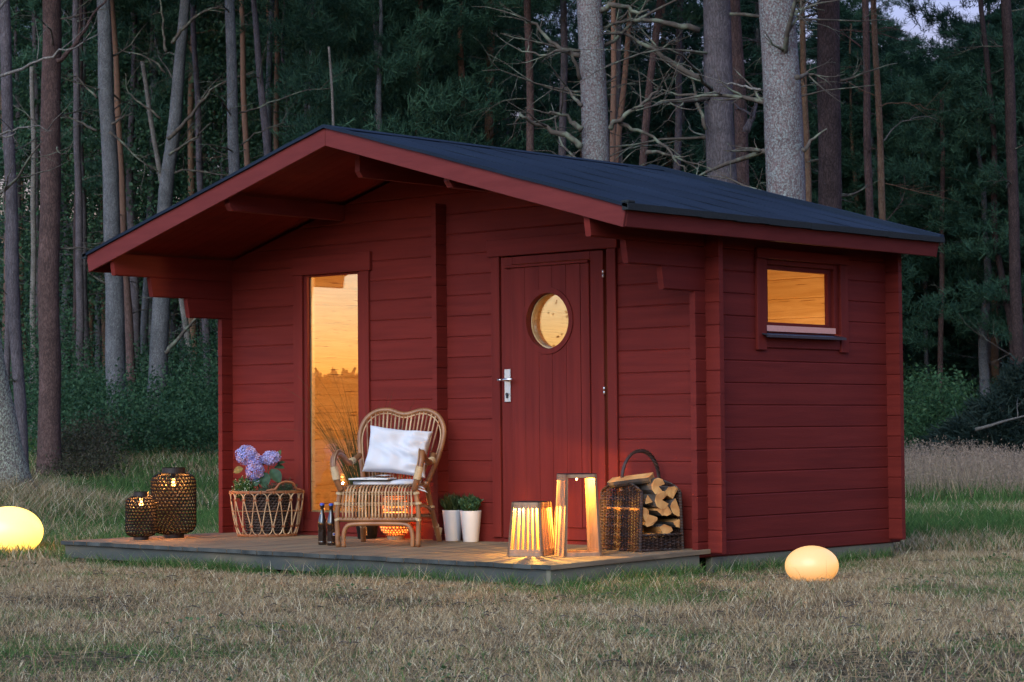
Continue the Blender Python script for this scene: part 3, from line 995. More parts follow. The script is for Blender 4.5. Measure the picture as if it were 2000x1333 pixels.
# heart-shaped back frame
bk = [(-.205, .43, .37), (-.235, .50, .47), (-.268, .57, .60), (-.281, .62, .71), (-.255, .655, .795), (-.19, .675, .848), (-.105, .682, .858), (-.04, .68, .838), (.0, .678, .830), (.04, .68, .834),
      (.105, .682, .852), (.17, .675, .850), (.235, .66, .815), (.275, .635, .745), (.279, .60, .66), (.25, .53, .52), (.205, .43, .37)]
bkc = spl(bk, 6)
b = MB(); b.tube(bkc, .0165, 10); b.build('back_frame', m_rattan, chair, smooth=True)
b = MB(); b.tube([Vector((p.x * .93, p.y - .012, .37 + (p.z - .37) * .955)) for p in bkc[8:-8]], .0045, 6); b.build('back_rim', m_cane, chair, smooth=True)
def frame_z(x):
    best = None
    for i in range(len(bkc) - 1):
        a, c = bkc[i], bkc[i + 1]
        if (a.x - x) * (c.x - x) <= 0 and a.z > .6 and c.z > .6 and abs(a.x - c.x) > 1e-6:
            t = (x - a.x) / (c.x - a.x)
            p = a + (c - a) * t
            if best is None or p.z > best.z: best = p
    return best
for i in range(19):
    f = (i - 9) / 9
    xt = f * .245
    p = frame_z(xt)
    xb = f * .165
    if p is None: continue
    tubeobj('back_spindle', [(xb, .432, .375), ((xb + xt) / 2 * 1.03, .432 + (p.y - .432) * .53, .375 + (p.z - .375) * .5), (xt, p.y - .002, p.z)], .0062, m_cane if i % 3 else m_rattan, chair, 6, sp=4)
for i in range(22):
    f = (i - 10.5) / 10.5
    x = f * .218
    xr = f * .185
    tubeobj('seat_slat', [(x * 1.02, -.010, .176), (x * 1.02, -.012, .262), (x, -.006, .335), (x, .022, .368), (x, .075, .381), (x * .95, .22, .378), (xr, .425, .384)], .0062, m_cane if i % 4 else m_rattan, chair, 6, sp=3)
b = MB()
for i in range(22):
    x = (i - 10.5) / 10.5 * .218
    for zz in (.268, .335):
        yb = -.010
        b.tube([(x - .007, yb - .004, zz - .009), (x + .007, yb - .006, zz + .009)], .0022, 5)
        b.tube([(x + .007, yb - .004, zz - .009), (x - .007, yb - .006, zz + .009)], .0022, 5)
o = b.build('slat_knot', m_wrap, chair); o['kind'] = 'stuff'

# white seat pad with ties
def loc_on(T_, p):
    return T_.matrix_world @ Vector(p)
cm = Matrix.Translation(chair.location) @ Matrix.Rotation(CH, 4, 'Z')
def pad():
    N = 28
    vs, fs = [], []
    out = []
    for k in range(48):
        a = 2 * math.pi * k / 48
        c, s = math.cos(a), math.sin(a)
        r = (abs(c) ** 3.2 + abs(s) ** 3.2) ** (-1 / 3.2)
        out.append((c * r * .205, s * r * .185 + .235))
    prof = [(1.0, .010), (.975, .019), (.90, .0245), (.6, .027), (.0, .028)]
    prof = [(1.0, .010), (.985, .018), (.93, .024), (.6, .027), (.25, .029)]
    cx, cy = 0.0, .235
    for f, z in prof:
        for (x, y) in out:
            xx, yy = cx + (x - cx) * f, cy + (y - cy) * f
            vs.append((xx, yy, .386 + z + .003 * math.sin(xx * 40) * math.cos(yy * 31)))
    vs += [(x, y, .387) for x, y in out]
    m = 48
    L = len(prof)
    for i in range(L - 1):
        for k in range(m):
            q = (k + 1) % m
            fs.append((i * m + k, i * m + q, (i + 1) * m + q, (i + 1) * m + k))
    fs.append(tuple((L - 1) * m + k for k in range(m)))
    for k in range(m):
        q = (k + 1) % m
        fs.append((L * m + k, L * m + q, q, k))
    fs.append(tuple(L * m + k for k in range(m - 1, -1, -1)))
    return vs, fs
pv, pf = pad()
pt_ = thing('seat_pad', cm @ Vector((0, 0, 0)), CH, 'thin white fabric pad lying on the seat of the rattan armchair', 'seat pad')
b = MB(); b.add(pv, pf); b.build('pad', m_linen, pt_, smooth=True)
b = MB()
for dx_, dz_ in ((.0, 0), (.015, .012), (.03, -.01)):
    b.tube([(.225, .03, .375), (.245 + dx_, .02, .365 + dz_), (.268 + dx_, .02, .358 + dz_), (.285 + dx_, .03, .345 + dz_)], [.004, .009, .011, .003], 6, flat=.4)
b.build('tie_ribbon', m_linen, pt_, smooth=True)

# pillow
def pillow():
    N = 33
    vs, fs = [], []
    hw, hh = .215, .160
    import mathutils.noise as mn
    for side in (1, -1):
        for j in range(N):
            for i in range(N):
                u, v = i / (N - 1) * 2 - 1, j / (N - 1) * 2 - 1
                pinch = 1 - .10 * (1 - abs(v) ** 2.2) * abs(u) ** 6 * 1.2
                pv_ = 1 - .13 * (1 - abs(u) ** 2.0) * abs(v) ** 6
                x, z = u * hw * pinch, v * hh * pv_
                e = max(0, (1 - u ** 4)) ** .5 * max(0, (1 - v ** 4)) ** .5
                th = .068 * e ** .8
                wr = 0
                if side == 1:
                    wr += .015 * math.exp(-((u - .75) / .35) ** 2) * math.sin(v * 13 + u * 5 + 1.5 * math.sin(u * 6)) * e
                    wr += .010 * math.sin(u * 9 + v * 6 + 2 * math.sin(v * 5)) * e * math.exp(-((u - .3) / .9) ** 2)
                    wr += .024 * mn.noise((u * 2.3, v * 2.3, 1.7)) * e
                    wr -= .026 * math.exp(-(((v + .45 - .3 * (u - .6)) / .08) ** 2)) * math.exp(-((u - .8) / .3) ** 2)
                y = -side * (th + wr)
                vs.append((x, y, z))
    for s in range(2):
        o = s * N * N
        for j in range(N - 1):
            for i in range(N - 1):
                f = (o + j * N + i, o + j * N + i + 1, o + (j + 1) * N + i + 1, o + (j + 1) * N + i)
                fs.append(f if s == 0 else f[::-1])
    return vs, fs
pl = thing('cushion', cm @ Vector((.028, .395, .590)), CH, 'plump white cushion propped against the armchair back', 'cushion')
pl.rotation_euler = (R(-17), R(6), CH)
b = MB(); vs, fs = pillow()
b.add(vs, fs)
o = b.build('pillow_cover', m_linen, pl, smooth=True)
bm = bmesh.new(); bm.from_mesh(o.data); bmesh.ops.remove_doubles(bm, verts=bm.verts, dist=.0012); bm.to_mesh(o.data); bm.free()
bevm = o.modifiers.new('sub', 'SUBSURF'); bevm.levels = 1; bevm.render_levels = 1
# open book
bk_ = thing('open_book', cm @ Vector((-.075, .115, .4155)), CH + R(-6), 'open book lying face up on the seat pad', 'book')
b = MB()
b.box(-.128, -.004, -.080, .085, 0, .003); b.box(.004, .150, -.080, .085, 0, .003); b.box(-.004, .004, -.080, .085, 0, .0035)
b.build('book_cover', m_cover, bk_)
for s_, x1 in ((-1, -.120), (1, .142)):
    b = MB()
    N = 10
    prof = []
    for i in range(N + 1):
        t = i / N
        x = s_ * .001 + (x1 - s_ * .001) * t
        z = .0045 + .013 * math.sin(min(1, t * 2.2 + .12) * math.pi / 2) * (1 - .45 * t)
        prof.append((x, z))
    pts = [(prof[0][0], .0032)] + prof + [(prof[-1][0], .0032)]
    if s_ > 0: pts = pts[::-1]
    b.prism(pts, 1, -.076, .081)
    o = b.build('page_block', m_paper, bk_); recalc(o)
b = MB(); b.add([(.001, -.075, .018), (.06, -.075, .030), (.12, -.074, .027), (.12, .080, .028), (.06, .08, .031), (.001, .08, .018)], [(0, 1, 4, 5), (1, 2, 3, 4)])
o = b.build('page', m_paper, bk_, smooth=True)

# ------------------------------------------------------------------ rattan planter basket and its plants
BA = YAW
bpos = Vector((.690, -.262, dz(.69, -.262)))
bsk = thing('rattan_planter_basket', bpos, BA, 'open loop rattan basket holding a dark woven pot of flowers', 'basket')
def brad(z):                      # half-width at height z
    return .1975 + .056 * (1 - (1 - min(1, z / .315)) ** 1.7)
SY = .70
def bp(a, z, k=1.0):
    r = brad(z) * k
    return (r * math.cos(a), r * SY * math.sin(a), z)
def ringpts(z, n=48, k=1.0): return [bp(2 * math.pi * i / n, z, k) for i in range(n)]
for z, r_, m_, nm in ((.012, .0065, m_paint_tan, 'base_ring'), (.006, .006, m_rattan, 'base_ring'), (.176, .0038, m_rattan, 'middle_ring'), (.302, .0065, m_paint_tan, 'rim_ring'), (.311, .005, m_rattan, 'rim_ring')):
    b = MB(); b.tube(ringpts(z), r_, 6, closed=True); b.build(nm, m_, bsk, smooth=True)
b = MB(); b.lathe([(.001, .004), (.18, .004), (.19, .008)], 32, sy=SY, cap=False); b.build('base', m_rattan, bsk)
NP = 18
for i in range(NP):
    th = 2 * math.pi * (i + .25) / NP
    pth = math.pi * 2 / NP
    pts = []
    e = .010
    # up from the bottom joint, over the top arch, down to the next bottom joint
    for t, z in ((.0, .070), (.06, .10), (.20, .155), (.36, .205), (.5 - e * 3, .243), (.5 - e * 3, .262)):
        pts.append((th + (-.0 - t * pth if False else -(t) * pth) , z))
    left = [(th - (.04 + .42 * max(0, min(1, (z - .07) / .175)) ** 1.0) * pth, z) for z in (.07, .105, .15, .20, .245, .265)]
    top = [(th - .40 * pth, .283), (th - .22 * pth, .296), (th, .300), (th + .22 * pth, .296), (th + .40 * pth, .283)]
    right = [(th + (.04 + .42 * max(0, min(1, (z - .07) / .175)) ** 1.0) * pth, z) for z in (.265, .245, .20, .15, .105, .07)]
    bot = [(th + .05 * pth, .052), (th + .18 * pth, .026), (th + .5 * pth, .014), (th + .82 * pth, .026), (th + .95 * pth, .052), (th + .96 * pth, .070)]
    P = [bp(a, z) for a, z in left + top + right + bot]
    b = MB(); b.tube(spl(P, 3), .0042, 6); b.build('cane_loop', m_cane, bsk, smooth=True)
b = MB()
for i in range(NP):
    th = 2 * math.pi * (i + .25) / NP
    for a, z in ((th, .072), (th + math.pi / NP, .252)):
        p = Vector(bp(a, z)); q = Vector((-math.sin(a), SY * math.cos(a), 0)).normalized()
        for dz_ in (-.004, 0, .004):
            b.tube([p - q * .011 + Vector((0, 0, dz_)), p + q * .011 + Vector((0, 0, dz_))], .0052, 6)
    p = Vector(bp(th, .303)); b.tube([p + Vector((0, 0, -.010)), p + Vector((0, 0, .011))], .0085, 6)
    p = Vector(bp(th + math.pi / NP, .012)); b.tube([p + Vector((0, 0, -.009)), p + Vector((0, 0, .009))], .0085, 6)
b.build('cane_joint', m_paint_tan, bsk)
for a0, a1 in ((math.pi * 1.90, math.pi * 1.52), (math.pi * .5, math.pi * .9)):
    P = []
    for t, dz_ in ((0, .0), (.08, .006), (.22, .012), (.32, .045), (.42, .058), (.58, .060), (.70, .047), (.80, .012), (.92, .006), (1, 0)):
        P.append(Vector(bp(a0 + (a1 - a0) * t, .31)) + Vector((0, 0, dz_ + .004)))
    b = MB(); b.tube(spl(P, 4), .0085, 8); b.build('basket_handle', m_paint_tan, bsk, smooth=True)
# dark woven inner pot: braided rows
ip = thing('woven_plant_pot', bpos + Vector((0, 0, .012)), BA, 'dark braided plant pot standing inside the open rattan basket', 'plant pot')
b = MB()
for row in range(15):
    z = .012 + row * .0185
    r = .128 + .034 * (row / 14) ** .6
    nseg = 34
    for k in range(nseg):
        a = 2 * math.pi * (k + (row % 2) * .5) / nseg
        c, s = math.cos(a), math.sin(a)
        ta = Vector((-s, c, 0)); nn = Vector((c, s, 0))
        p = nn * r
        P = [p - ta * .019 + Vector((0, 0, z - .005)), p + nn * .005 + Vector((0, 0, z)), p + ta * .019 + Vector((0, 0, z + .006))]
        b.tube([(q.x, q.y * .82, q.z) for q in P], [.0045, .0085, .0045], 5)
o = b.build('braid', m_hyac, ip, smooth=True); o['kind'] = 'stuff'
b = MB(); b.lathe([(.12, .0), (.127, .02), (.155, .27), (.150, .272), (.14, .25), (.001, .25)], 28, sy=.82, cap=False); b.build('pot_lining', m_soil, ip)

m_leaf = attr_mat('plant_leaves', .55, .2)
m_petal = attr_mat('flower_petals', .7, .35)
def leaf_cloud(name, parent, centers, dirs, size, cols, m=m_leaf, aspect=.45, fold=.15, seed=0, curl=.0):
    """many small leaf shapes (4 triangles each) in one mesh"""
    n = len(centers)
    rg = np.random.default_rng(seed)
    c = np.asarray(centers, float); d = np.asarray(dirs, float)
    d /= np.linalg.norm(d, axis=1, keepdims=True) + 1e-9
    r = rg.normal(size=(n, 3)); sd = np.cross(d, r); sd /= np.linalg.norm(sd, axis=1, keepdims=True) + 1e-9
    nn = np.cross(d, sd)
    L = (size if np.ndim(size) else np.full(n, size))[:, None]
    w = L * aspect / 2
    p0 = c
    p1 = c + d * L * .45 + sd * w + nn * w * fold
    p2 = c + d * L
    p3 = c + d * L * .45 - sd * w + nn * w * fold
    V = np.stack([p0, p1, p2 - nn * L * curl, p3], 1).reshape(-1, 3)
    F = (np.arange(n)[:, None] * 4 + np.array([0, 1, 2, 3])).reshape(-1, 4)
    A = np.repeat(np.asarray(cols), 4, 0)
    return np_mesh(name, V, F, m, parent, A)
def rand_cols(n, a, b_, seed, dark=.35):
    rg = np.random.default_rng(seed)
    t = rg.random((n, 1))
    v = 1 - dark * rg.random((n, 1))
    return (np.array(a) * (1 - t) + np.array(b_) * t) * v
def bush(name, loc, rz, rad, h, n, size, ca, cb, label, cat, seed, aspect=.5, z0=0.0, tips=None, up=.6):
    t = thing(name, loc, rz, label, cat)
    rg = np.random.default_rng(seed)
    # leaves set along little stems
    ns = max(8, n // 26)
    cs, dsr, stems = [], [], MB()
    for i in range(ns):
        a = rg.random() * 6.283; rr = rad * rg.random() ** .5
        top = np.array([math.cos(a) * rr, math.sin(a) * rr, z0 + h * (.55 + .45 * rg.random()) * (1 - .35 * (rr / rad) ** 2)])
        base = np.array([math.cos(a) * rr * .35, math.sin(a) * rr * .35, z0 - .02])
        stems.tube([base, (base + top) / 2 + np.array([0, 0, .01]), top], .0012, 4)
        for k_ in range(n // ns):
            f = .25 + .75 * (k_ + rg.random()) / (n // ns)
            p = base + (top - base) * f + rg.normal(size=3) * size * .15
            ang = k_ * 2.4 + i
            dd = np.array([math.cos(ang), math.sin(ang), up + rg.random() * .5]) + (top - base) / (h + .01) * .4
            cs.append(p); dsr.append(dd)
    n2 = len(cs)
    leaf_cloud('foliage', t, cs, dsr, size * (0.7 + .6 * rg.random(n2)), rand_cols(n2, ca, cb, seed), aspect=aspect, seed=seed)
    stems.build('stems', mat_stem, t)
    if tips:
        tc, sz, cc = tips
        idx = rg.choice(n2, tc)
        b = MB()
        for i in idx:
            p = Vector(cs[i]) + Vector((0, 0, size * .8)) + Vector(rg.normal(size=3) * .006)
            b.lathe([(0.0002, p.z - sz), (sz, p.z), (.0002, p.z + sz)], 5, c=(p.x, p.y), cap=False)
        o = b.build('blossom', cc, t); o['kind'] = 'stuff'
    return t
mat_stem = mat('green_stem', (.06, .085, .03), var=.4, scale=20)
m_tiny = mat('cream_blossom', (.62, .66, .42), var=.3, scale=30)
RVw = RV; FVw = FV
def near(base, r_, f_, z_): return base + RV * r_ + FV * f_ + Vector((0, 0, z_))
bush('small_flowering_plant', near(bpos, -.155, -.03, .262), 0, .085, .16, 1500, .016, (.05, .12, .03), (.12, .20, .05), 'bright green plant with tiny cream blossoms at the left of the rattan basket', 'plant', 3, aspect=.6, tips=(230, .0042, m_tiny))
bush('grey_green_heather', near(bpos, .02, -.06, .262), 0, .085, .115, 1600, .014, (.045, .085, .055), (.085, .13, .09), 'low grey green heather filling the middle of the rattan basket', 'plant', 4, aspect=.25)
bush('grey_green_heather', near(bpos, .125, .0, .262), 0, .09, .15, 1900, .014, (.04, .08, .05), (.09, .13, .08), 'grey green heather behind the handle of the rattan basket', 'plant', 5, aspect=.25)
# hydrangea
hy = thing('hydrangea', near(bpos, -.03, .0, .24), BA, 'lilac blue hydrangea with three flower heads and broad leaves', 'flower')
b = MB()
for p in ((-.10, 0, .27), (-.055, -.03, .185), (.05, .0, .265)):
    b.tube(spl([(0, 0, 0), (p[0] * .4, 0, p[2] * .5), p], 4), .0035, 6)
b.build('stem', mat_stem, hy, smooth=True)
def flower_head(cx, cy, cz, rx, rz_, n, seed):
    rg = np.random.default_rng(seed)
    V, F, A = [], [], []
    for i in range(n):
        zt = 1 - 2 * (i + .5) / n
        a = i * 2.39996
        r = math.sqrt(max(0, 1 - zt * zt))
        nn = np.array([r * math.cos(a), r * math.sin(a), zt])
        if nn[1] > .75: continue
        c = np.array([cx, cy, cz]) + nn * np.array([rx, rx * .8, rz_]) * (.86 + .22 * rg.random())
        nn = nn + rg.normal(size=3) * .25; nn /= np.linalg.norm(nn)
        t1 = np.cross(nn, [0.3, .2, 1]); t1 /= np.linalg.norm(t1); t2 = np.cross(nn, t1)
        col = np.array([.40, .44, .92]) * (1 - (tt := rg.random())) + np.array([.62, .56, .92]) * tt
        if rg.random() < .12: col = np.array([.66, .42, .55])
        col = col * (.8 + .35 * rg.random())
        s = .0185 * (.8 + .4 * rg.random()); ph = rg.random() * 1.57
        for q in range(4):
            an = ph + q * math.pi / 2
            d = t1 * math.cos(an) + t2 * math.sin(an); e = np.cross(nn, d)
            o = len(V)
            V += [c, c + d * s * .6 + e * s * .42 + nn * s * .10, c + d * s * 1.05 + nn * s * .05, c + d * s * .6 - e * s * .42 + nn * s * .10]
            A += [col * .45, col, col * 1.15, col * .92]
            F.append((o, o + 1, o + 2, o + 3))
    return np.array(V), np.array(F), np.array(A)
for (c, rx, rz_, n, sd) in (((-.105, -.03, .292), .068, .060, 84, 1), ((-.045, -.065, .185), .052, .062, 70, 2), ((-.05, -.03, .245), .05, .05, 50, 5), ((.062, -.02, .268), .058, .040, 62, 3)):
    V, F, A = flower_head(c[0] * 1.0, c[1], c[2] + .028, rx * 1.08, rz_ * 1.12, n, sd)
    np_mesh('flower_head', V, F, m_petal, hy, np.clip(A, 0, 1))
def big_leaf(parent, p, d, up, L, w_, col, name='leaf'):
    d = Vector(d).normalized(); sd = d.cross(Vector(up)).normalized(); nn = sd.cross(d).normalized()
    V, A = [], []
    K = 7
    for i in range(K + 1):
        t = i / K
        ww = w_ * (math.sin(min(1, t * 1.15 + .02) * math.pi) ** .75) * (1 if t < .98 else 0)
        c = Vector(p) + d * (L * t) + nn * (-.25 * L * t * t)
        for q in (-1, -.5, 0, .5, 1):
            V.append(c + sd * ww * q + nn * (abs(q) * ww * .35 + .003 * math.sin(t * 30) * (abs(q) == .5)))
            A.append(np.array(col) * (1.35 if q == 0 else 1.0) * (.85 + .3 * ((i % 2))))
    F = [(i * 5 + j, i * 5 + j + 1, (i + 1) * 5 + j + 1, (i + 1) * 5 + j) for i in range(K) for j in range(4)]
    return np_mesh(name, np.array(V), np.array(F), m_leaf, parent, np.clip(np.array(A), 0, 1), smooth=True)
gl = (.035, .075, .04)
for p, d, up, L, w_, c in (((.0, -.03, .20), (.25, -.5, -.75), (0, -1, .6), .14, .048, gl), ((.06, -.02, .22), (.5, -.35, -.6), (0, -1, .8), .14, .042, gl), ((.08, .0, .23), (.9, -.2, .1), (0, -.6, 1), .085, .03, gl),
                           ((.085, .02, .27), (.45, 0, 1), (0, -1, .2), .11, .018, (.07, .10, .035)), ((.10, .0, .25), (.9, 0, .45), (0, -.6, 1), .07, .02, gl), ((-.13, .0, .30), (-.25, .0, 1), (0, -1, .1), .10, .022, (.06, .10, .045)),
                           ((-.12, .01, .26), (-.55, 0, .8), (0, -1, .3), .09, .02, (.03, .07, .04)), ((-.13, -.02, .225), (-1, -.1, -.25), (0, -1, .6), .085, .028, (.20, .14, .035)), ((.0, .03, .25), (.3, .3, .9), (0, -1, .3), .09, .03, gl),
                           ((-.03, -.05, .17), (-.1, -.6, -.7), (0, -1, .6), .09, .03, gl)):
    big_leaf(hy, p, d, up, L, w_, c)

# ------------------------------------------------------------------ bottles
def bottle(x, y, label):
    t = thing('beer_bottle', (x, y, dz(x, y)), YAW, label, 'bottle', 'brown beer bottles beside the armchair')
    b = MB()
    prof = [(.001, .0), (.024, 0), (.0275, .004), (.0275, .022), (.0262, .026), (.0275, .030), (.0275, .135), (.0265, .150), (.021, .175), (.0145, .200), (.0125, .225), (.0122, .243), (.0140, .245), (.0140, .252), (.0125, .254)]
    b.lathe(prof, 24); b.build('bottle_body', m_brown_glass, t, smooth=True)
    b = MB(); b.lathe([(.0145, .252), (.0148, .256), (.0145, .262), (.0125, .2655), (.001, .266)], 21); b.build('cap', m_bluecap, t)
    return t
bt1 = bottle(1.822, -.815, 'brown glass bottle with blue cap, left one of two, nearer the basket')
bt2 = bottle(1.912, -.822, 'brown glass bottle with blue cap and small label, right one touching the armchair leg')
b = MB()
V = []
for k in range(5):
    a = R(-65 + 10 * k)
    V += [(.0279 * math.cos(a), .0279 * math.sin(a), .062), (.0279 * math.cos(a), .0279 * math.sin(a), .080)]
b.add(V, [(2 * i, 2 * i + 2, 2 * i + 3, 2 * i + 1) for i in range(4)])
b.build('paper_label', m_white, bt2)
b = MB()
V = []
for k in range(5):
    a = R(-62 + 8.5 * k)
    V += [(.0281 * math.cos(a), .0281 * math.sin(a), .0645), (.0281 * math.cos(a), .0281 * math.sin(a), .0775)]
b.add(V, [(2 * i, 2 * i + 2, 2 * i + 3, 2 * i + 1) for i in range(4)])
b.build('blue_print', m_bluecap, bt2)

# ------------------------------------------------------------------ white pots with small plants
for (x, y), sd, lab, pl_lab, asp, sz, ca, cb in (((2.262, -.066), 11, 'left white tapered pot of the pair by the door', 'dark green grassy plant tinged brown in the left white pot', .16, .045, (.025, .06, .02), (.08, .09, .03)),
                                       ((2.448, -.098), 12, 'right white tapered pot of the pair by the door', 'round leaved green plant in the right white pot', .6, .021, (.03, .085, .04), (.07, .15, .075))):
    t = thing('white_plant_pot', (x, y, dz(x, y)), YAW, lab, 'plant pot', 'white pots by the door')
    b = MB(); b.lathe([(.001, 0), (.047, 0), (.050, .004), (.0695, .197), (.070, .200), (.066, .200), (.064, .185)], 40, cap=False); b.build('pot', m_white, t, smooth=True)
    b = MB(); b.lathe([(.001, .185), (.065, .185)], 24, cap=False); b.build('soil', m_soil, t)
    bush('potted_plant', (x, y, dz(x, y) + .19), 0, .078, .12 if sd == 12 else .095, 900 if sd == 12 else 1100, sz, ca, cb, pl_lab, 'plant', sd, aspect=asp, up=.5 if sd == 12 else 1.6)

# ------------------------------------------------------------------ black pot with tall ornamental grass
gp_ = (1.555, -.150)
t = thing('black_plant_pot', (*gp_, dz(*gp_)), 0, 'black pot of tall grass behind the armchair', 'plant pot')
b = MB(); b.lathe([(.001, 0), (.062, 0), (.088, .17), (.090, .18), (.084, .18), (.08, .165), (.001, .165)], 28, cap=False); b.build('pot', m_blackpot, t, smooth=True)
gr = thing('ornamental_grass', (*gp_, dz(*gp_) + .165), 0, 'tall wispy ornamental grass rising behind the armchair', 'grass plant')
m_blade = attr_mat('grass_blades', .6, .3)
def blades(name, P0, D, L, W_, bend, cols, m, parent=None, seg=4, side=None):
    """ribbons: base points P0, start directions D, lengths, widths, bend vectors"""
    n = len(P0)
    t = np.linspace(0, 1, seg + 1)
    P = P0[:, None, :] + D[:, None, :] * (L[:, None] * t)[..., None] + bend[:, None, :] * (L[:, None] * (t ** 2))[..., None]
    if side is None:
        r = rng.normal(size=(n, 3)); r[:, 2] = 0
        side = r / (np.linalg.norm(r, axis=1, keepdims=True) + 1e-9)
    w = W_[:, None] * (1 - t ** 1.6)[None, :] * .5
    A = P + side[:, None, :] * w[..., None]
    B = P - side[:, None, :] * w[..., None]
    V = np.stack([A, B], 2)                       # n, seg+1, 2, 3
    V = V.reshape(n, -1, 3)
    k = (seg + 1) * 2
    base = np.arange(n)[:, None] * k
    q = []
    for i in range(seg):
        q.append(np.stack([base[:, 0] + 2 * i, base[:, 0] + 2 * i + 1, base[:, 0] + 2 * i + 3, base[:, 0] + 2 * i + 2], -1))
    F = np.concatenate(q, 0)
    C = np.repeat(cols, k, 0)
    return np_mesh(name, V.reshape(-1, 3), F, m, parent, C)
n = 150
a = rng.random(n) * 6.283
lean = .05 + .42 * rng.random(n)
D = np.stack([np.cos(a) * lean, np.sin(a) * lean, np.ones(n)], -1)
D[:, 1] = -np.abs(D[:, 1]) * .8
P0 = np.stack([np.cos(a) * .045, np.sin(a) * .045, 0 * a], -1)
L = .55 + .36 * rng.random(n)
bend = np.stack([np.cos(a) * .30 * rng.random(n), -np.abs(np.sin(a)) * .22 * rng.random(n), -.22 * rng.random(n)], -1)
blades('blade', P0, D, L, np.full(n, .0055), bend, rand_cols(n, (.035, .055, .02), (.09, .10, .035), 8), m_blade, gr, seg=8)['kind'] = 'stuff'
# long stray leaves to the left, crossing the lit window
for i, (tip, mid) in enumerate((((-.80, -.36, .86), (-.28, -.10, .60)), ((-.66, -.30, .94), (-.25, -.08, .56)), ((-.52, -.25, 1.00), (-.20, -.06, .60)), ((-.85, -.4, .58), (-.34, -.12, .50)), ((-.33, -.12, .95), (-.17, -.05, .62)),
                              ((-.60, -.20, .66), (-.25, -.1, .42)), ((-.24, -.1, .92), (-.13, -.05, .60)))):
    P = spl([(0, 0, 0), (mid[0] * .4, mid[1] * .4, mid[2] * .55), mid, tip], 6)
    P = [Vector((p.x * .88, p.y * .3, p.z)) for p in P]
    b = MB(); b.tube(P, [.0028 * (1 - .75 * k_ / (len(P) - 1)) for k_ in range(len(P))], 5, flat=.5); b.build('long_blade', mat_stem, gr)

# ------------------------------------------------------------------ kagome-woven lanterns
def surf_tube(b, fn, a0, a1, turns, n, r, seg=5, z0=0, z1=1):
    P = []
    for i in range(n + 1):
        t = i / n
        rr, z = fn(z0 + (z1 - z0) * t)
        a = a0 + turns * t
        P.append((rr * math.cos(a), rr * math.sin(a), z))
    b.tube(P, r, seg, cap=False)
def woven_lantern(loc, Rb, Hb, zb0, neck_r, foot_r, foot_h, neck_h, label, nh, rows, rs, watts, bulb_z, cat='lantern', m=m_weave, mm=m_black, closedneck=True, colr=(1, .36, .08)):
    t = thing('woven_lantern', loc, YAW, label, cat)
    fr_ = .14
    def fn(u):
        # profile: rounded shoulder top and bottom
        z = zb0 + Hb * u
        c = .16
        if u < c: k_ = math.sqrt(max(0, 1 - ((c - u) / c) ** 2)); rr = foot_r + (Rb - foot_r) * (.12 + .88 * k_)
        elif u > 1 - c: k_ = math.sqrt(max(0, 1 - ((u - 1 + c) / c) ** 2)); rr = neck_r + (Rb - neck_r) * (.12 + .88 * k_)
        else: rr = Rb
        return rr, z
    N = nh
    cell = 2 * math.pi / N
    b = MB()
    steps_ = rows * 2
    tw_ = cell * rows * .5 * 1.0
    for k_ in range(N):
        surf_tube(b, fn, k_ * cell, 0, tw_, steps_, rs, 4)
        surf_tube(b, fn, k_ * cell + cell / 2, 0, -tw_, steps_, rs, 4)
    b.build('diagonal_weave', m, t)['kind'] = 'stuff'
    b = MB()
    for i in range(1, rows):
        rr, z = fn((i + .0) / rows)
        b.tube([(rr * math.cos(2 * math.pi * k_ / 40), rr * math.sin(2 * math.pi * k_ / 40), z) for k_ in range(40)], rs * .95, 4, closed=True)
    b.build('ring_weave', m, t)['kind'] = 'stuff'
    b = MB(); b.lathe([(foot_r * .9, 0), (foot_r, 0), (foot_r, foot_h), (foot_r * 1.0, zb0 + .004), (foot_r * .9, zb0 + .004)], 32, cap=False)
    b.lathe([(.001, foot_h), (foot_r * .95, foot_h)], 24, cap=False)
    b.build('foot', mm, t, smooth=False)
    zt = zb0 + Hb
    b = MB(); b.lathe([(neck_r * .94, zt - .004), (neck_r, zt - .004), (neck_r * 1.0, zt + neck_h - .003), (neck_r * 1.06, zt + neck_h), (neck_r * .94, zt + neck_h)], 32, cap=False)
    b.build('collar', mm, t, smooth=False)
    P = [(neck_r * 1.02 * math.cos(a_), -.3 * neck_r * math.sin(a_) , zt + neck_h * .65 - .9 * neck_r * math.sin(a_) * .3) for a_ in np.linspace(0, math.pi, 14)]
    b = MB(); b.tube([(neck_r * 1.03, 0, zt + neck_h * .6), (neck_r * 1.25, -.01, zt + neck_h * .2), (neck_r * 1.45, -.02, zt - .012), (neck_r * 1.2, neck_r * 1.0, zt + .006), (0, neck_r * 1.6, zt + .012), (-neck_r * 1.2, neck_r, zt + .006), (-neck_r * 1.45, -.02, zt - .012), (-neck_r * 1.25, -.01, zt + neck_h * .2), (-neck_r * 1.03, 0, zt + neck_h * .6)], .0025, 6)
    b.build('carry_handle', mm, t, smooth=True)
    b = MB(); b.lathe([(.001, bulb_z - .022), (.010, bulb_z - .018), (.0165, bulb_z), (.012, bulb_z + .018), (.006, bulb_z + .030)], 14); b.build('bulb', emat('bulb_' + str(round(watts * 1000)), (1, .42, .10), .35), t, smooth=True)
    b = MB(); b.lathe([(.012, bulb_z + .031), (.012, zt + neck_h * .5)], 12); b.lathe([(.001, zt + neck_h * .5), (neck_r * .95, zt + neck_h * .5)], 20, cap=False); b.build('lamp_holder', mm, t)
    ld = bpy.data.lights.new('lantern_light', 'POINT'); ld.energy = watts; ld.color = colr; ld.shadow_soft_size = 0.018
    lo = bpy.data.objects.new('lantern_light', ld); COL.objects.link(lo); lo.parent = t; lo.location = (0, 0, bulb_z - .045)
    return t
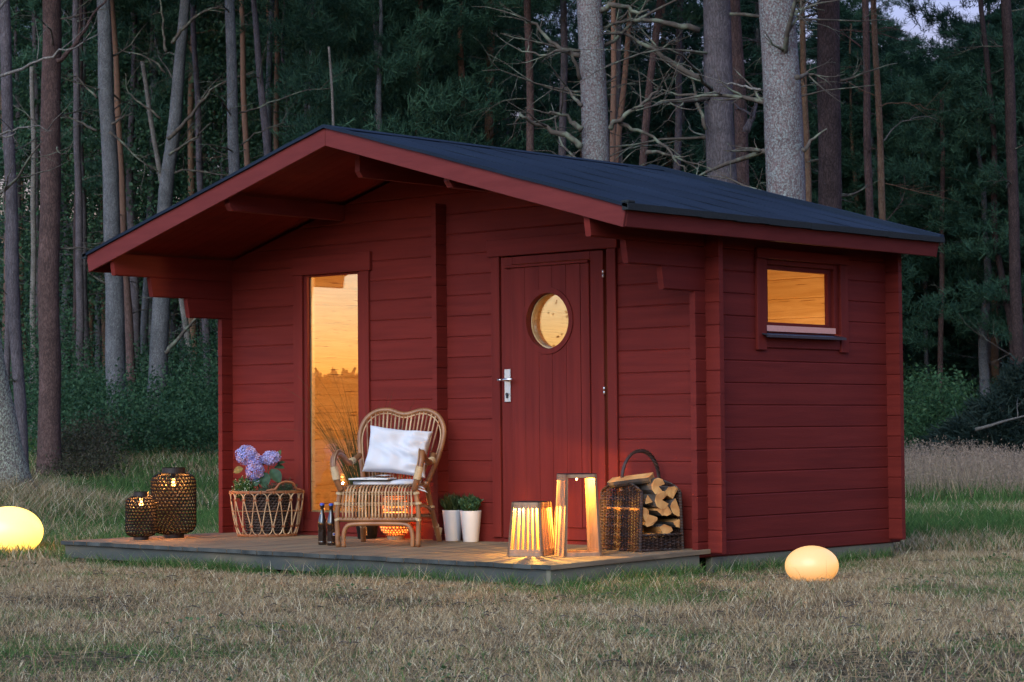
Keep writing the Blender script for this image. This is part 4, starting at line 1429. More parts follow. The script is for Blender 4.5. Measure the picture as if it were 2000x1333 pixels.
q = Vector((.357, -.827, 0)) + FV * .070
woven_lantern((q.x, q.y, dz(q.x, q.y)), .152, .410, .030, .079, .072, .028, .040, 'large round black woven lantern with a glowing bulb, behind the smaller one', 34, 18, .0038, .45, .375)
q = Vector((.383, -1.126, 0)) + FV * .052
woven_lantern((q.x, q.y, dz(q.x, q.y)), .102, .265, .026, .048, .053, .024, .034, 'small round black woven lantern at the front left edge of the deck', 26, 13, .0036, .16, .250)

# glowing rattan lantern behind the chair
m_gw = mat('orange_rattan_weave', (.55, .25, .10), rough=.5, var=.3, scale=20, island=.2)
q = Vector((1.821, -.11, 0)) + FV * .0
lx, ly = 1.795, -.125
t = thing('rattan_table_lamp', (lx, ly, dz(lx, ly)), YAW, 'glowing orange rattan lantern standing behind the armchair', 'lantern')
b = MB(); b.lathe([(.001, 0), (.055, 0), (.056, .030), (.001, .030)], 28); b.build('foot', m_cane, t, smooth=False)
def gfn(u):
    z = .030 + .25 * u
    tb = [(0, .060), (.10, .092), (.24, .103), (.42, .096), (.5, .090), (.62, .090), (.85, .090), (1, .080)]
    for i in range(len(tb) - 1):
        if tb[i][0] <= u <= tb[i + 1][0]:
            k_ = (u - tb[i][0]) / (tb[i + 1][0] - tb[i][0]); return tb[i][1] + (tb[i + 1][1] - tb[i][1]) * k_, z
    return tb[-1][1], z
b = MB()
for z0, z1 in ((0, .34), (.40, .58), (.64, .80), (.86, 1.0)):
    N = 26
    for k_ in range(N):
        a = 2 * math.pi * k_ / N
        st = max(2, int((z1 - z0) * 16))
        surf_tube(b, gfn, a, 0, (z1 - z0) * 1.9, st, .0042, 4, z0, z1)
        surf_tube(b, gfn, a + .1, 0, -(z1 - z0) * 1.9, st, .0042, 4, z0, z1)
    for zz in (z0, (z0 + z1) / 2, z1):
        rr, z = gfn(zz)
        b.tube([(rr * math.cos(2 * math.pi * k_ / 32), rr * math.sin(2 * math.pi * k_ / 32), z) for k_ in range(32)], .0050, 5, closed=True)
b.build('woven_shade', m_gw, t)['kind'] = 'stuff'
b = MB(); b.lathe([(.001, .225), (.010, .23), (.014, .245), (.008, .262)], 12); b.build('bulb', emat('bulb_glow', (1, .5, .15), .3), t, smooth=True)
ld = bpy.data.lights.new('lantern_light', 'POINT'); ld.energy = .22; ld.color = (1, .38, .10); ld.shadow_soft_size = 0.03
lo = bpy.data.objects.new('lantern_light', ld); COL.objects.link(lo); lo.parent = t; lo.location = (0, 0, .17)

# ------------------------------------------------------------------ slatted wooden lanterns
def wood_lantern(loc, rz, s0, s1, hgt, open_front, nsl, label, watts, led):
    """truncated pyramid; local origin at the front-left bottom corner, front along +x"""
    t = thing('wooden_lantern', loc, rz, label, 'lantern')
    c = s0 / 2
    zb, zt = .024, hgt - .020
    zs = hgt
    def P(u, v, z):
        k_ = (s0 + (s1 - s0) * z / zs) / 2
        return (c + u * k_, c + v * k_, z)
    def quadbar(b, u0, u1, z0, z1, face, th=.014):
        """bar in one sloping side, from u0 to u1 (-1..1)"""
        def Q(u, z, inn):
            k_ = (s0 + (s1 - s0) * z / zs) / 2
            a, d = u * k_, k_ - inn
            x, y = {0: (a, -d), 1: (d, a), 2: (-a, d), 3: (-d, -a)}[face]
            return (c + x, c + y, z)
        vs = [Q(u0, z0, 0), Q(u1, z0, 0), Q(u1, z1, 0), Q(u0, z1, 0), Q(u0, z0, th), Q(u1, z0, th), Q(u1, z1, th), Q(u0, z1, th)]
        b.add(vs, [(0, 1, 2, 3), (5, 4, 7, 6), (4, 0, 3, 7), (1, 5, 6, 2), (3, 2, 6, 7), (4, 5, 1, 0)])
    for f in range(4):
        e = .17 if not open_front else .155
        isopen = open_front and f in (0, 2)
        for z0, z1, nm in ((0, zb, 'base_board'), (zt, hgt, 'top_board')):
            b = MB(); quadbar(b, -1, 1, z0, z1, f, .016 if nm == 'base_board' else .016); bevel(b.build(nm, m_lampwood, t), .001)
        for u0, u1 in ((-1, -1 + e), (1 - e, 1)):
            b = MB(); quadbar(b, u0, u1, zb + .0005, zt - .0005, f); bevel(b.build('post', m_lampwood, t), .001)
        if not isopen:
            for z0, z1 in ((zb + .001, zb + .016), (zt - .014, zt - .001)):
                b = MB(); quadbar(b, -1 + e, 1 - e, z0, z1, f, .013); b.build('rail', m_lampwood, t)
            ns = nsl if not open_front else 6
            wbar = .5 if not open_front else .72
            for i in range(ns):
                a = -1 + e + (2 - 2 * e) * (i + 1 - wbar / 2) / (ns + 1); a2 = -1 + e + (2 - 2 * e) * (i + 1 + wbar / 2) / (ns + 1)
                b = MB(); quadbar(b, a, a2, zb + .016, zt - .014, f, .012); b.build('slat', m_lampwood, t)
    k0, k1 = s0 / 2 - .017, s1 / 2 - .0
    b = MB(); b.box(c - k0, c + k0, c - k0, c + k0, 0.001, .012); b.build('base', m_lampwood, t)
    b = MB(); b.box(c - k1 + .001, c + k1 - .001, c - k1 + .001, c + k1 - .001, hgt - .001, hgt + .004); b.build('solar_panel', m_blackpot, t)
    b = MB(); b.box(c - k1 + .018, c + k1 - .018, c - k1 + .018, c + k1 - .018, hgt - .022, hgt - .002); b.build('cap', m_blackpot, t)
    b = MB(); b.lathe([(.0005, hgt - .034), (.005, hgt - .031), (.0055, hgt - .026), (.004, hgt - .022)], 12, c=(c, c)); b.build('bulb', emat('led' + str(int(hgt * 100)), (1, .55, .16), .6), t)
    ld = bpy.data.lights.new('lantern_light', 'POINT'); ld.energy = watts; ld.color = (1, .52, .075); ld.shadow_soft_size = 0.006
    lo = bpy.data.objects.new('lantern_light', ld); COL.objects.link(lo); lo.parent = t; lo.location = (c, c, hgt - .042)
    return t
q = Vector((3.599, -1.039, 0))
woven = wood_lantern((q.x, q.y, dz(q.x, q.y)), YAW - R(21.8), .224, .178, .310, False, 5, 'short slatted wooden lantern with light spilling between its slats', .85, True)
q = Vector((3.950, -.93, 0))
wood_lantern((q.x - .01, q.y, dz(q.x, q.y)), YAW + R(15.4), .227, .185, .470, True, 6, 'tall wooden lantern, open at the front with slatted sides', .45, True)

# ------------------------------------------------------------------ firewood basket
fb = thing('firewood_basket', (4.068, -.395, dz(4.07, -.39)), R(75), 'dark willow basket with arched sides and hoop handle full of split firewood', 'basket')
WF, DF = .315, .40                # front width (local x), depth (local y)
def wov_panel(name, fx, wid, hfun, n_st, rowh, flip=False):
    """wickerwork: upright stakes with weavers passing alternately in front of and behind them"""
    b = MB()
    hs = [hfun((i) / (n_st - 1)) for i in range(n_st)]
    for i in range(n_st):
        u = i / (n_st - 1)
        h_ = hs[i]
        b.tube([fx(u, 0.0, 0), fx(u, h_ * .5, 0), fx(u, h_, 0)], .0042, 5)
    hm = max(hs)
    rows = int(hm / rowh)
    for r_ in range(rows):
        z = rowh * (r_ + .5)
        P, run = [], []
        for i in range(2 * n_st - 1):
            u = i / (2 * n_st - 2)
            if hfun(u) < z:
                if len(P) > 1: run.append(P)
                P = []
                continue
            ph = (i / 2 + r_) * math.pi
            off = .0058 * math.cos(ph)
            P.append(fx(u, z + .0012 * math.sin(i * 1.7 + r_ * 2.1), off))
        if len(P) > 1: run.append(P)
        for P in run: b.tube(P, .0041, 4)
    o = b.build(name, m_wick, fb, smooth=False); o['kind'] = 'stuff'
    return o
def side_h(u): return .338 + .062 * math.sin(math.pi * u) ** .8
LEAN = .016
wov_panel('woven_side', lambda u, z, o: (0.0 - o + LEAN * z / .35, u * DF, z), DF, side_h, 15, .0088)
wov_panel('woven_side', lambda u, z, o: (WF + o - LEAN * z / .35, u * DF, z), DF, side_h, 15, .0088)
wov_panel('woven_front', lambda u, z, o: (u * WF, 0.0 - o, z), WF, lambda u: .088, 11, .0088)
wov_panel('woven_back', lambda u, z, o: (u * WF, DF + o, z), WF, lambda u: .30, 11, .0088)
for x in (0, WF):
    sg = 1 if x == 0 else -1
    for y in (0, DF):
        b = MB(); P = [(x + sg * LEAN * k_ / 40, y, .345 * k_ / 40) for k_ in range(41)]
        b.tube(P, [.0112 if k_ % 2 else .0095 for k_ in range(41)], 8)
        b.build('corner_post', m_wick, fb)
for x in (0 + LEAN, WF - LEAN):
    b = MB()
    for ph in (0, 2.1, 4.2):
        P = []
        for i in range(41):
            u = i / 40
            a = u * 34 + ph
            P.append((x + .007 * math.cos(a), u * DF, side_h(u) + .006 + .007 * math.sin(a)))
        b.tube(P, .0052, 5)
    b.build('rim_braid', m_wick, fb)
b = MB()
for zz, y in ((.006, 0), (.094, 0)):
    for ph in (0, 3.14):
        P = [(u * WF, y - .004 + .006 * math.cos(u * 30 + ph), zz + .006 * math.sin(u * 30 + ph)) for u in np.linspace(0, 1, 31)]
        b.tube(P, .005, 5)
for x in (-.002, WF + .002):
    for ph in (0, 3.14):
        P = [(x + .006 * math.cos(u * 34 + ph), u * DF, .006 + .006 * math.sin(u * 34 + ph)) for u in np.linspace(0, 1, 35)]
        b.tube(P, .005, 5)
b.build('border_braid', m_wick, fb)
b = MB(); b.box(.003, WF - .003, .003, DF - .003, .004, .012); b.build('basket_bottom', m_wick, fb)
b = MB()
for ph in (0, 1.57, 3.14, 4.71):
    P = []
    for i in range(61):
        u = i / 60
        a = math.pi * (1 - u)
        cx, cz = WF / 2 + (WF / 2 - .018) * math.cos(a) * (1.0), .385 + .205 * math.sin(a) ** .85
        w = u * 30 + ph
        P.append((cx + .0065 * math.cos(w) * abs(math.sin(a) * .8 + .2), DF / 2 + .0075 * math.sin(w), cz + .0065 * math.cos(w)))
    b.tube(P, .0062, 5)
b.build('hoop_handle', m_wick, fb)
for x in (.018, WF - .018):
    b = MB(); P = [(x, DF / 2, .355 + .006 * k_) for k_ in range(9)]; b.tube(P, [.0155 if k_ % 2 else .0165 for k_ in range(9)], 10)
    b.build('handle_binding', m_rattan, fb)
# split logs: end grain towards the open front
def firewood(cx, cz, size, rot, kind, y0, L, label, tilt=0, yaw_=0):
    pos = fb_m @ Vector((cx, y0, cz))
    t = thing('firewood_log', pos, R(75) + yaw_, label, 'firewood')
    rg = random.Random(int(cx * 1000 + cz * 3000))
    pts = []
    ang = {'quarter': (0, 95), 'half': (0, 180), 'wedge': (0, 62), 'round': (0, 300)}[kind]
    pts.append((0, 0))
    K = 8
    for i in range(K + 1):
        a = R(ang[0] + (ang[1] - ang[0]) * i / K)
        r = size * .90 * (1 + rg.uniform(-.05, .05))
        pts.append((r * math.cos(a), r * math.sin(a)))
    mx = sum(p[0] for p in pts) / len(pts); mz = sum(p[1] for p in pts) / len(pts)
    ca, sa = math.cos(R(rot)), math.sin(R(rot))
    pts = [((p[0] - mx) * ca - (p[1] - mz) * sa, (p[0] - mx) * sa + (p[1] - mz) * ca) for p in pts]
    n = len(pts)
    b = MB()
    S = 4
    vs = []
    for j in range(S + 1):
        y = L * j / S
        for p in pts:
            f = 1 + rg.uniform(-.02, .02)
            vs.append((p[0] * f, y + (rg.uniform(-.004, .004) if j in (0, S) else 0), p[1] * f))
    b.m = 0
    b.add(vs, [tuple(range(n - 1, -1, -1)), tuple(range(S * n, S * n + n))])
    for j in range(S):
        for i in range(n):
            b.m = 1 if 1 <= i < n - 1 else 0
            b.f.append((j * n + i, j * n + (i + 1) % n, (j + 1) * n + (i + 1) % n, (j + 1) * n + i)); b.mi.append(b.m)
    o = b.build('split_log', [m_splitwood, m_birchbark], t); recalc(o)
    t.rotation_euler = (R(tilt), 0, R(75) + yaw_)
    return t
fb_m = Matrix.Translation(fb.location) @ Matrix.Rotation(R(75), 4, 'Z')
# positions across the open front (x 0..WF) and height, from left to right and bottom to top
FW = [(.050, .060, .040, 20, 'half', 'small split log half hidden at the bottom left of the basket'),
      (.122, .072, .050, 10, 'quarter', 'small reddish split log low in the middle, just above the basket edge'),
      (.195, .118, .078, 30, 'quarter', 'reddish wedge log with heartwood at the lower middle of the stack'),
      (.272, .130, .060, 200, 'wedge', 'narrow pale log at the lower right corner of the stack'),
      (.090, .150, .078, 250, 'quarter', 'pale triangular log at the lower left of the stack'),
      (.045, .205, .055, 300, 'half', 'half round log squeezed against the left basket side'),
      (.180, .205, .088, 215, 'quarter', 'bright golden wedge log in the centre of the stack'),
      (.258, .228, .062, 110, 'half', 'half round log at the right with a dark knot'),
      (.060, .285, .060, 130, 'wedge', 'narrow upright wedge log at the upper left of the stack'),
      (.158, .280, .062, 35, 'round', 'pale round ended log at the upper middle of the stack'),
      (.240, .340, .082, 55, 'quarter', 'thick square log topping the right of the stack'),
      (.135, .362, .058, 15, 'round', 'round ended orange log on top of the stack at the middle')]
for cx, cz, sz, rot_, kd, lab in FW:
    firewood(cx + .004, cz + .02, sz, rot_, kd, random.uniform(-.004, .02), .33, lab)
firewood(.118, .425, .058, 195, 'half', .035, .26, 'long pale log lying slanted across the top of the stack', tilt=-7, yaw_=R(36))

# ------------------------------------------------------------------ glowing ball lamps on the lawn
def ball(x, y, z, rx, rz_, colr, em, watts, label):
    t = thing('ball_lamp', (x, y, z), 0, label, 'lamp')
    b = MB()
    prof = [(max(.0005, rx * math.sin(math.pi * i / 24)), rz_ - rz_ * math.cos(math.pi * i / 24)) for i in range(25)]
    b.lathe(prof, 48, cap=False)
    m = bpy.data.materials.new('glowing_shell'); m.use_nodes = True
    bs = m.node_tree.nodes['Principled BSDF']; bs.inputs['Base Color'].default_value = (.30, .26, .20, 1)
    n_, l_ = m.node_tree.nodes, m.node_tree.links
    # the bulb sits in the middle: the shell glows a little brighter at its centre height
    tc = n_.new('ShaderNodeTexCoord'); sp_ = n_.new('ShaderNodeSeparateXYZ'); l_.new(tc.outputs['Generated'], sp_.inputs[0])
    rp = n_.new('ShaderNodeValToRGB'); rp.color_ramp.elements[0].color = (colr[0] * .75, colr[1] * .52, colr[2] * .3, 1); rp.color_ramp.elements[0].position = 0.0
    rp.color_ramp.elements[1].color = (*colr, 1); rp.color_ramp.elements[1].position = .55
    l_.new(sp_.outputs[2], rp.inputs[0]); l_.new(rp.outputs[0], bs.inputs['Emission Color'])
    bs.inputs['Emission Strength'].default_value = em
    bs.inputs['Roughness'].default_value = .35
    b.build('shell', m, t, smooth=True)
    return t
gR = float(gz(5.23, -.17))
ball(5.09, -.13, -.150, .151, .112, (1.0, .47, .10), .0215, 0, 'egg shaped glowing orange ball lamp on the dry grass right of the cabin')
ball(-1.395, -.90, -.155, .248, .185, (1.0, .60, .11), .065, 0, 'large pale yellow glowing ball lamp left of the deck')

# ------------------------------------------------------------------ grass
m_grass = attr_mat('meadow_grass', .75, .35)
def vnoise(x, y, sc, seed):
    rg = np.random.default_rng(seed)
    G = rg.random((257, 257))
    X, Y = x / sc + 64, y / sc + 64
    xi, yi = np.floor(X).astype(int) % 256, np.floor(Y).astype(int) % 256
    fx, fy = X - np.floor(X), Y - np.floor(Y)
    fx, fy = fx * fx * (3 - 2 * fx), fy * fy * (3 - 2 * fy)
    return (G[xi, yi] * (1 - fx) + G[xi + 1, yi] * fx) * (1 - fy) + (G[xi, yi + 1] * (1 - fx) + G[xi + 1, yi + 1] * fx) * fy
def fbm(x, y, sc, seed):
    return (vnoise(x, y, sc, seed) * .5 + vnoise(x, y, sc / 2.1, seed + 1) * .3 + vnoise(x, y, sc / 4.3, seed + 2) * .2)
def scatter(n, d0, d1, margin=1.12, s0=None, s1=None):
    d = np.sqrt(rng.random(n) * (d1 ** 2 - d0 ** 2) + d0 ** 2)
    half = d * 1000 / 4415 * margin + .3
    if s0 is None: s = (rng.random(n) * 2 - 1) * half
    else: s = s0 + (s1 - s0) * rng.random(n)
    x = CAM.x + FV.x * d + RV.x * s
    y = CAM.y + FV.y * d + RV.y * s
    keep = ~((x > -.02) & (x < W + .0) & (y > -1.50) & (y < 2.05))
    keep &= ~((x > XD0 - .0) & (x < XD1 - .0) & (y > YD + .0) & (y < 0))
    return x[keep], y[keep], d[keep], s[keep]
def grass(name, x, y, L, W_, green, lean=.5, label=None, seg=2, bright=1.0):
    n = len(x)
    P0 = np.stack([x, y, gz(x, y) - .004], -1)
    a = rng.random(n) * 6.283
    l_ = lean * rng.random(n)
    D = np.stack([np.cos(a) * l_, np.sin(a) * l_, np.ones(n)], -1)
    b_ = a + rng.normal(size=n) * .8
    bend = np.stack([np.cos(b_) * lean * .7 * rng.random(n), np.sin(b_) * lean * .7 * rng.random(n), -.35 * rng.random(n)], -1)
    t = rng.random((n, 1)); t2 = rng.random((n, 1))
    straw = np.array([.58, .44, .245]) * (1 - t) + np.array([.33, .21, .105]) * t
    pale = np.array([.70, .60, .40])
    straw = np.where(t2 > .8, pale, straw)
    gcol = np.array([.055, .140, .035]) * (1 - t) + np.array([.13, .225, .06]) * t
    g = (rng.random(n) < green)[:, None]
    cols = np.where(g, gcol, straw) * (.55 + .85 * rng.random((n, 1))) * bright
    # blades roughly face the viewer's side of the meadow or any other way
    r = rng.normal(size=(n, 3)); r[:, 2] = 0; r /= np.linalg.norm(r, axis=1, keepdims=True) + 1e-9
    o = blades(name, P0, D, L, W_, bend, cols, m_grass, None, seg=seg, side=r)
    tag(o, label, 'grass', kind='stuff')
    return o
def height_patch(x, y, s=1.0):
    return .55 + .9 * fbm(x, y, .55, 21)
# foreground lawn, mown and dried out
x, y, d, s = scatter(300000, 7.0, 15.5)
pt = fbm(x, y, 1.6, 5)
pt2 = fbm(x, y, .5, 9)
green = np.clip((pt - .52) * 4.0 + .16 + (pt2 - .5) * 1.4, .02, .75)
green = np.where(d < 9.0, np.clip(green + .16, 0, .8), green)
bare = (fbm(x, y, .9, 33) > .60) & (rng.random(len(x)) < .65)
k_ = ~bare
x, y, d, s, green = x[k_], y[k_], d[k_], s[k_], green[k_]
hp = height_patch(x, y)
grass('dry_lawn', x, y, (.020 + .034 * rng.random(len(x))) * hp, .0021 + .0018 * rng.random(len(x)), green, .85, 'short dried lawn with green patches in front of the deck')
# thatch lying flat
x, y, d, s = scatter(80000, 7.0, 16)
n = len(x)
P0 = np.stack([x, y, gz(x, y) + .004 + .012 * rng.random(n)], -1)
a = rng.random(n) * 6.283
D = np.stack([np.cos(a), np.sin(a), .12 * rng.random(n)], -1)
t = rng.random((n, 1))
cols = (np.array([.40, .29, .17]) * (1 - t) + np.array([.22, .14, .075]) * t) * (.6 + .5 * rng.random((n, 1)))
o = blades('straw_thatch', P0, D, .04 + .07 * rng.random(n), np.full(n, .0027), np.stack([rng.normal(size=n) * .2, rng.normal(size=n) * .2, -.1 * rng.random(n)], -1), cols, m_grass, seg=2,
           side=np.stack([-np.sin(a), np.cos(a), rng.normal(size=n) * .5], -1))
tag(o, 'flattened straw lying between the lawn blades', 'straw', kind='stuff')
# longer single stalks
x, y, d, s = scatter(3500, 7.0, 16)
grass('stray_stalk', x, y, .08 + .09 * rng.random(len(x)), np.full(len(x), .0028), np.full(len(x), .3), .9, 'longer stray stalks standing out of the lawn', seg=4)
# weeds and litter in the lawn
nl = 1500
pc = [(rng.uniform(7.6, 15), rng.uniform(-1, 1)) for _ in range(22)]
xx, yy = [], []
for d_, q_ in pc:
    x_, y_ = ds(d_, q_ * d_ * .24)
    m_ = rng.integers(8, 26)
    xx.extend(x_ + rng.normal(size=m_) * .10); yy.extend(y_ + rng.normal(size=m_) * .09)
xx, yy = np.array(xx), np.array(yy)
k_ = ~((xx > -.1) & (xx < W + .05) & (yy > -1.52) & (yy < 2.1))
xx, yy = xx[k_], yy[k_]; nl = len(xx)
cc = np.stack([xx, yy, gz(xx, yy) + .012 + .03 * rng.random(nl)], -1)
o = leaf_cloud('clover_weeds', None, cc, np.stack([rng.normal(size=nl), rng.normal(size=nl), .3 * rng.random(nl)], -1), .014 + .014 * rng.random(nl), rand_cols(nl, (.05, .10, .035), (.11, .17, .07), 14), m_leaf, aspect=.7, seed=15)
tag(o, 'small round leaved weeds dotted through the dry lawn', 'weeds', kind='stuff')
x, y, d, s = scatter(420, 7.4, 16)
b = MB()
for x_, y_ in zip(x, y):
    a_ = rng.random() * 6.283; L_ = .02 + .07 * rng.random(); z_ = float(gz(x_, y_)) + .022
    b.tube([(x_, y_, z_), (x_ + math.cos(a_) * L_ * .5, y_ + math.sin(a_) * L_ * .5, z_ + .006), (x_ + math.cos(a_ + .3) * L_, y_ + math.sin(a_ + .3) * L_, z_ - .004)], .0022, 4)
o = b.build('fallen_twigs', m_birchbark); tag(o, 'fallen twigs lying in the dry lawn', 'twigs', kind='stuff')
# green tufts along deck and beams
tx, ty = [], []
def along(x0, y0, x1, y1, n, w):
    c = rng.random(n // 26 + 1)
    for q in c:
        m = 26
        px_ = x0 + (x1 - x0) * q + rng.normal(size=m) * .035; py_ = y0 + (y1 - y0) * q + rng.normal(size=m) * .02
        tx.extend(px_); ty.extend(py_)
along(.05, YD - .04, 4.25, YD - .04, 2600, .03)
along(4.34, YD, 4.34, -.1, 1300, .03)
along(4.32, 0.0, 4.32, 1.95, 1900, .03)
along(-.09, YD, -.09, 0, 500, .03)
along(0.9, YD - .04, 2.0, YD - .06, 1200, .03)
tx, ty = np.array(tx), np.array(ty)
tx = np.where((tx > 4.2) & (tx < 4.30), 4.31, tx); ty = np.where((tx < 4.28) & (ty > YD) & (tx > 0), YD - .01, ty)
grass('green_tufts', tx, ty, (.04 + .085 * rng.random(len(tx))), np.full(len(tx), .0038), np.full(len(tx), .88), .75, 'green grass tufts growing along the deck and cabin base', seg=3)
# mid lawn beside and behind the cabin
x, y, d, s = scatter(150000, 15.5, 24)
pt = fbm(x, y, 2.2, 5)
green = np.clip((pt - .45) * 3 + .80, .35, .98)
green = np.where((s > 2.6) & (d < 16.8), np.clip(green - .40, .1, .8), green)
green = np.where((s < -3.2) & (d < 20), np.clip(green - .30, .1, .9), green)
grass('mid_lawn', x, y, (.05 + .08 * rng.random(len(x))) * height_patch(x, y), .005 + .003 * rng.random(len(x)), green, .7, 'green and straw coloured lawn beside the cabin', bright=.9)
x, y, d, s = scatter(130000, 24, 48, 1.08)
green = np.clip(.8 + (fbm(x, y, 4, 3) - .5) * 1.6, .3, .98)
grass('far_meadow', x, y, (.10 + .14 * rng.random(len(x))) * height_patch(x, y), .010 + .008 * rng.random(len(x)), green, .6, 'longer green meadow grass reaching back to the trees', bright=.75)
# heap of dry grass at the foot of the big lichen tree
x, y, d, s = scatter(26000, 18.6, 24.5, s0=-7.2, s1=-3.6)
w_ = np.exp(-(((d - 21.8) / 2.2) ** 2 + ((s + 5.2) / 1.1) ** 2))
k_ = rng.random(len(x)) < w_ * 1.3
grass('dry_grass_mound', x[k_], y[k_], .10 + .16 * rng.random(k_.sum()), np.full(k_.sum(), .006), np.full(k_.sum(), .10), 1.1, 'matted heap of dry grass at the foot of the lichen covered tree', seg=3, bright=.85)
# tall dry grass on the right
x, y, d, s = scatter(24000, 25, 34, s0=3.5, s1=10)
dens = fbm(x, y, 1.6, 55)
k_ = (rng.random(len(x)) < (.25 + dens)) 
x, y = x[k_], y[k_]
n = len(x)
P0 = np.stack([x, y, gz(x, y)], -1)
a = rng.random(n) * 6.283; l_ = .22 * rng.random(n)
D = np.stack([np.cos(a) * l_, np.sin(a) * l_, np.ones(n)], -1)
L = (.22 + .34 * rng.random(n)) * (.25 + 1.35 * fbm(x, y, 1.1, 77))
t = rng.random((n, 1))
cols = (np.array([.42, .33, .22]) * (1 - t) + np.array([.24, .18, .12]) * t) * (.7 + .5 * rng.random((n, 1)))
bend = np.stack([np.cos(a) * .18 * rng.random(n), np.sin(a) * .18 * rng.random(n), -.08 * rng.random(n)], -1)
o = blades('tall_dry_grass', P0, D, L, np.full(n, .0065), bend, cols, m_grass, seg=3)
tag(o, 'tall reddish dry grass with seed heads at the right edge of the meadow', 'grass', kind='stuff')
gx, gy, gd, gs = scatter(16000, 24, 36, s0=3.5, s1=10.5)
grass('green_undergrass', gx, gy, .14 + .22 * rng.random(len(gx)), np.full(len(gx), .009), np.full(len(gx), .85), .6, 'green grass growing between the tall dry stalks', bright=.8)
top = P0 + D * L[:, None] + bend * L[:, None]
nh = n
idx = np.repeat(np.arange(n), 5)
cc = top[idx] - D[idx] * (rng.random((len(idx), 1)) * .12) + rng.normal(size=(len(idx), 3)) * .012
o = leaf_cloud('seed_heads', None, cc, rng.normal(size=(len(idx), 3)) * .5 + np.array([0, 0, .7]), .035, rand_cols(len(idx), (.36, .26, .19), (.45, .34, .25), 4), m_grass, aspect=.25, seed=6)
tag(o, 'feathery seed heads of the tall dry grass', 'grass', kind='stuff')

# ------------------------------------------------------------------ forest
def bark(name, base, dark, lichen=None, lthr=(.52, .60), orange=None):
    m = bpy.data.materials.new(name)
    m.use_nodes = True
    n, l = m.node_tree.nodes, m.node_tree.links
    b = n['Principled BSDF']; b.inputs['Roughness'].default_value = .92; b.inputs['Specular IOR Level'].default_value = .12
    tc = n.new('ShaderNodeTexCoord')
    mp = n.new('ShaderNodeMapping'); mp.inputs['Scale'].default_value = (1, 1, .28); l.new(tc.outputs['Object'], mp.inputs[0])
    v = n.new('ShaderNodeTexVoronoi'); v.feature = 'DISTANCE_TO_EDGE'; v.inputs['Scale'].default_value = 30; v.inputs['Randomness'].default_value = 1
    nz = n.new('ShaderNodeTexNoise'); nz.inputs['Scale'].default_value = 9; nz.inputs['Detail'].default_value = 6; l.new(mp.outputs[0], nz.inputs[0])
    mxv = n.new('ShaderNodeMix'); mxv.data_type = 'RGBA'; mxv.inputs[0].default_value = .3; l.new(mp.outputs[0], mxv.inputs[6]); l.new(nz.outputs[1], mxv.inputs[7])
    l.new(mxv.outputs[2], v.inputs[0])
    r = n.new('ShaderNodeValToRGB'); r.color_ramp.elements[0].position = 0.0; r.color_ramp.elements[1].position = .20
    r.color_ramp.elements[0].color = (*dark, 1); r.color_ramp.elements[1].color = (*base, 1); l.new(v.outputs[0], r.inputs[0])
    n2 = n.new('ShaderNodeTexNoise'); n2.inputs['Scale'].default_value = 3.2; n2.inputs['Detail'].default_value = 8; n2.inputs['Roughness'].default_value = .7; l.new(tc.outputs['Object'], n2.inputs[0])
    mu = n.new('ShaderNodeMix'); mu.data_type = 'RGBA'; mu.blend_type = 'MULTIPLY'; mu.inputs[0].default_value = .8
    r2 = n.new('ShaderNodeValToRGB'); r2.color_ramp.elements[0].position = .3; r2.color_ramp.elements[0].color = (.45, .45, .45, 1); r2.color_ramp.elements[1].position = .7; r2.color_ramp.elements[1].color = (1.15, 1.1, 1.1, 1)
    l.new(n2.outputs[0], r2.inputs[0]); l.new(r.outputs[0], mu.inputs[6]); l.new(r2.outputs[0], mu.inputs[7])
    cur = mu.outputs[2]
    if lichen:
        n3 = n.new('ShaderNodeTexNoise'); n3.inputs['Scale'].default_value = 44; n3.inputs['Detail'].default_value = 9; n3.inputs['Roughness'].default_value = .75; l.new(tc.outputs['Object'], n3.inputs[0])
        r3 = n.new('ShaderNodeValToRGB'); r3.color_ramp.elements[0].position = lthr[0]; r3.color_ramp.elements[1].position = lthr[1]; l.new(n3.outputs[0], r3.inputs[0])
        ml = n.new('ShaderNodeMix'); ml.data_type = 'RGBA'; l.new(r3.outputs[0], ml.inputs[0]); l.new(cur, ml.inputs[6]); ml.inputs[7].default_value = (*lichen, 1)
        cur = ml.outputs[2]
    if orange:                                           # flaky orange upper bark of Scots pine
        sp_ = n.new('ShaderNodeSeparateXYZ'); l.new(tc.outputs['Object'], sp_.inputs[0])
        ad = n.new('ShaderNodeMath'); ad.operation = 'MULTIPLY_ADD'; ad.inputs[1].default_value = 3.0; l.new(n2.outputs[0], ad.inputs[0]); l.new(sp_.outputs[2], ad.inputs[2])
        mr = n.new('ShaderNodeMapRange'); mr.inputs[1].default_value = orange[3]; mr.inputs[2].default_value = orange[4]; l.new(ad.outputs[0], mr.inputs[0])
        mo = n.new('ShaderNodeMix'); mo.data_type = 'RGBA'; l.new(mr.outputs[0], mo.inputs[0]); l.new(cur, mo.inputs[6]); mo.inputs[7].default_value = (*orange[:3], 1)
        cur = mo.outputs[2]
    l.new(cur, b.inputs['Base Color'])
    bp = n.new('ShaderNodeBump'); bp.inputs['Strength'].default_value = .8; bp.inputs['Distance'].default_value = .02; l.new(v.outputs[0], bp.inputs['Height']); l.new(bp.outputs[0], b.inputs['Normal'])
    return m
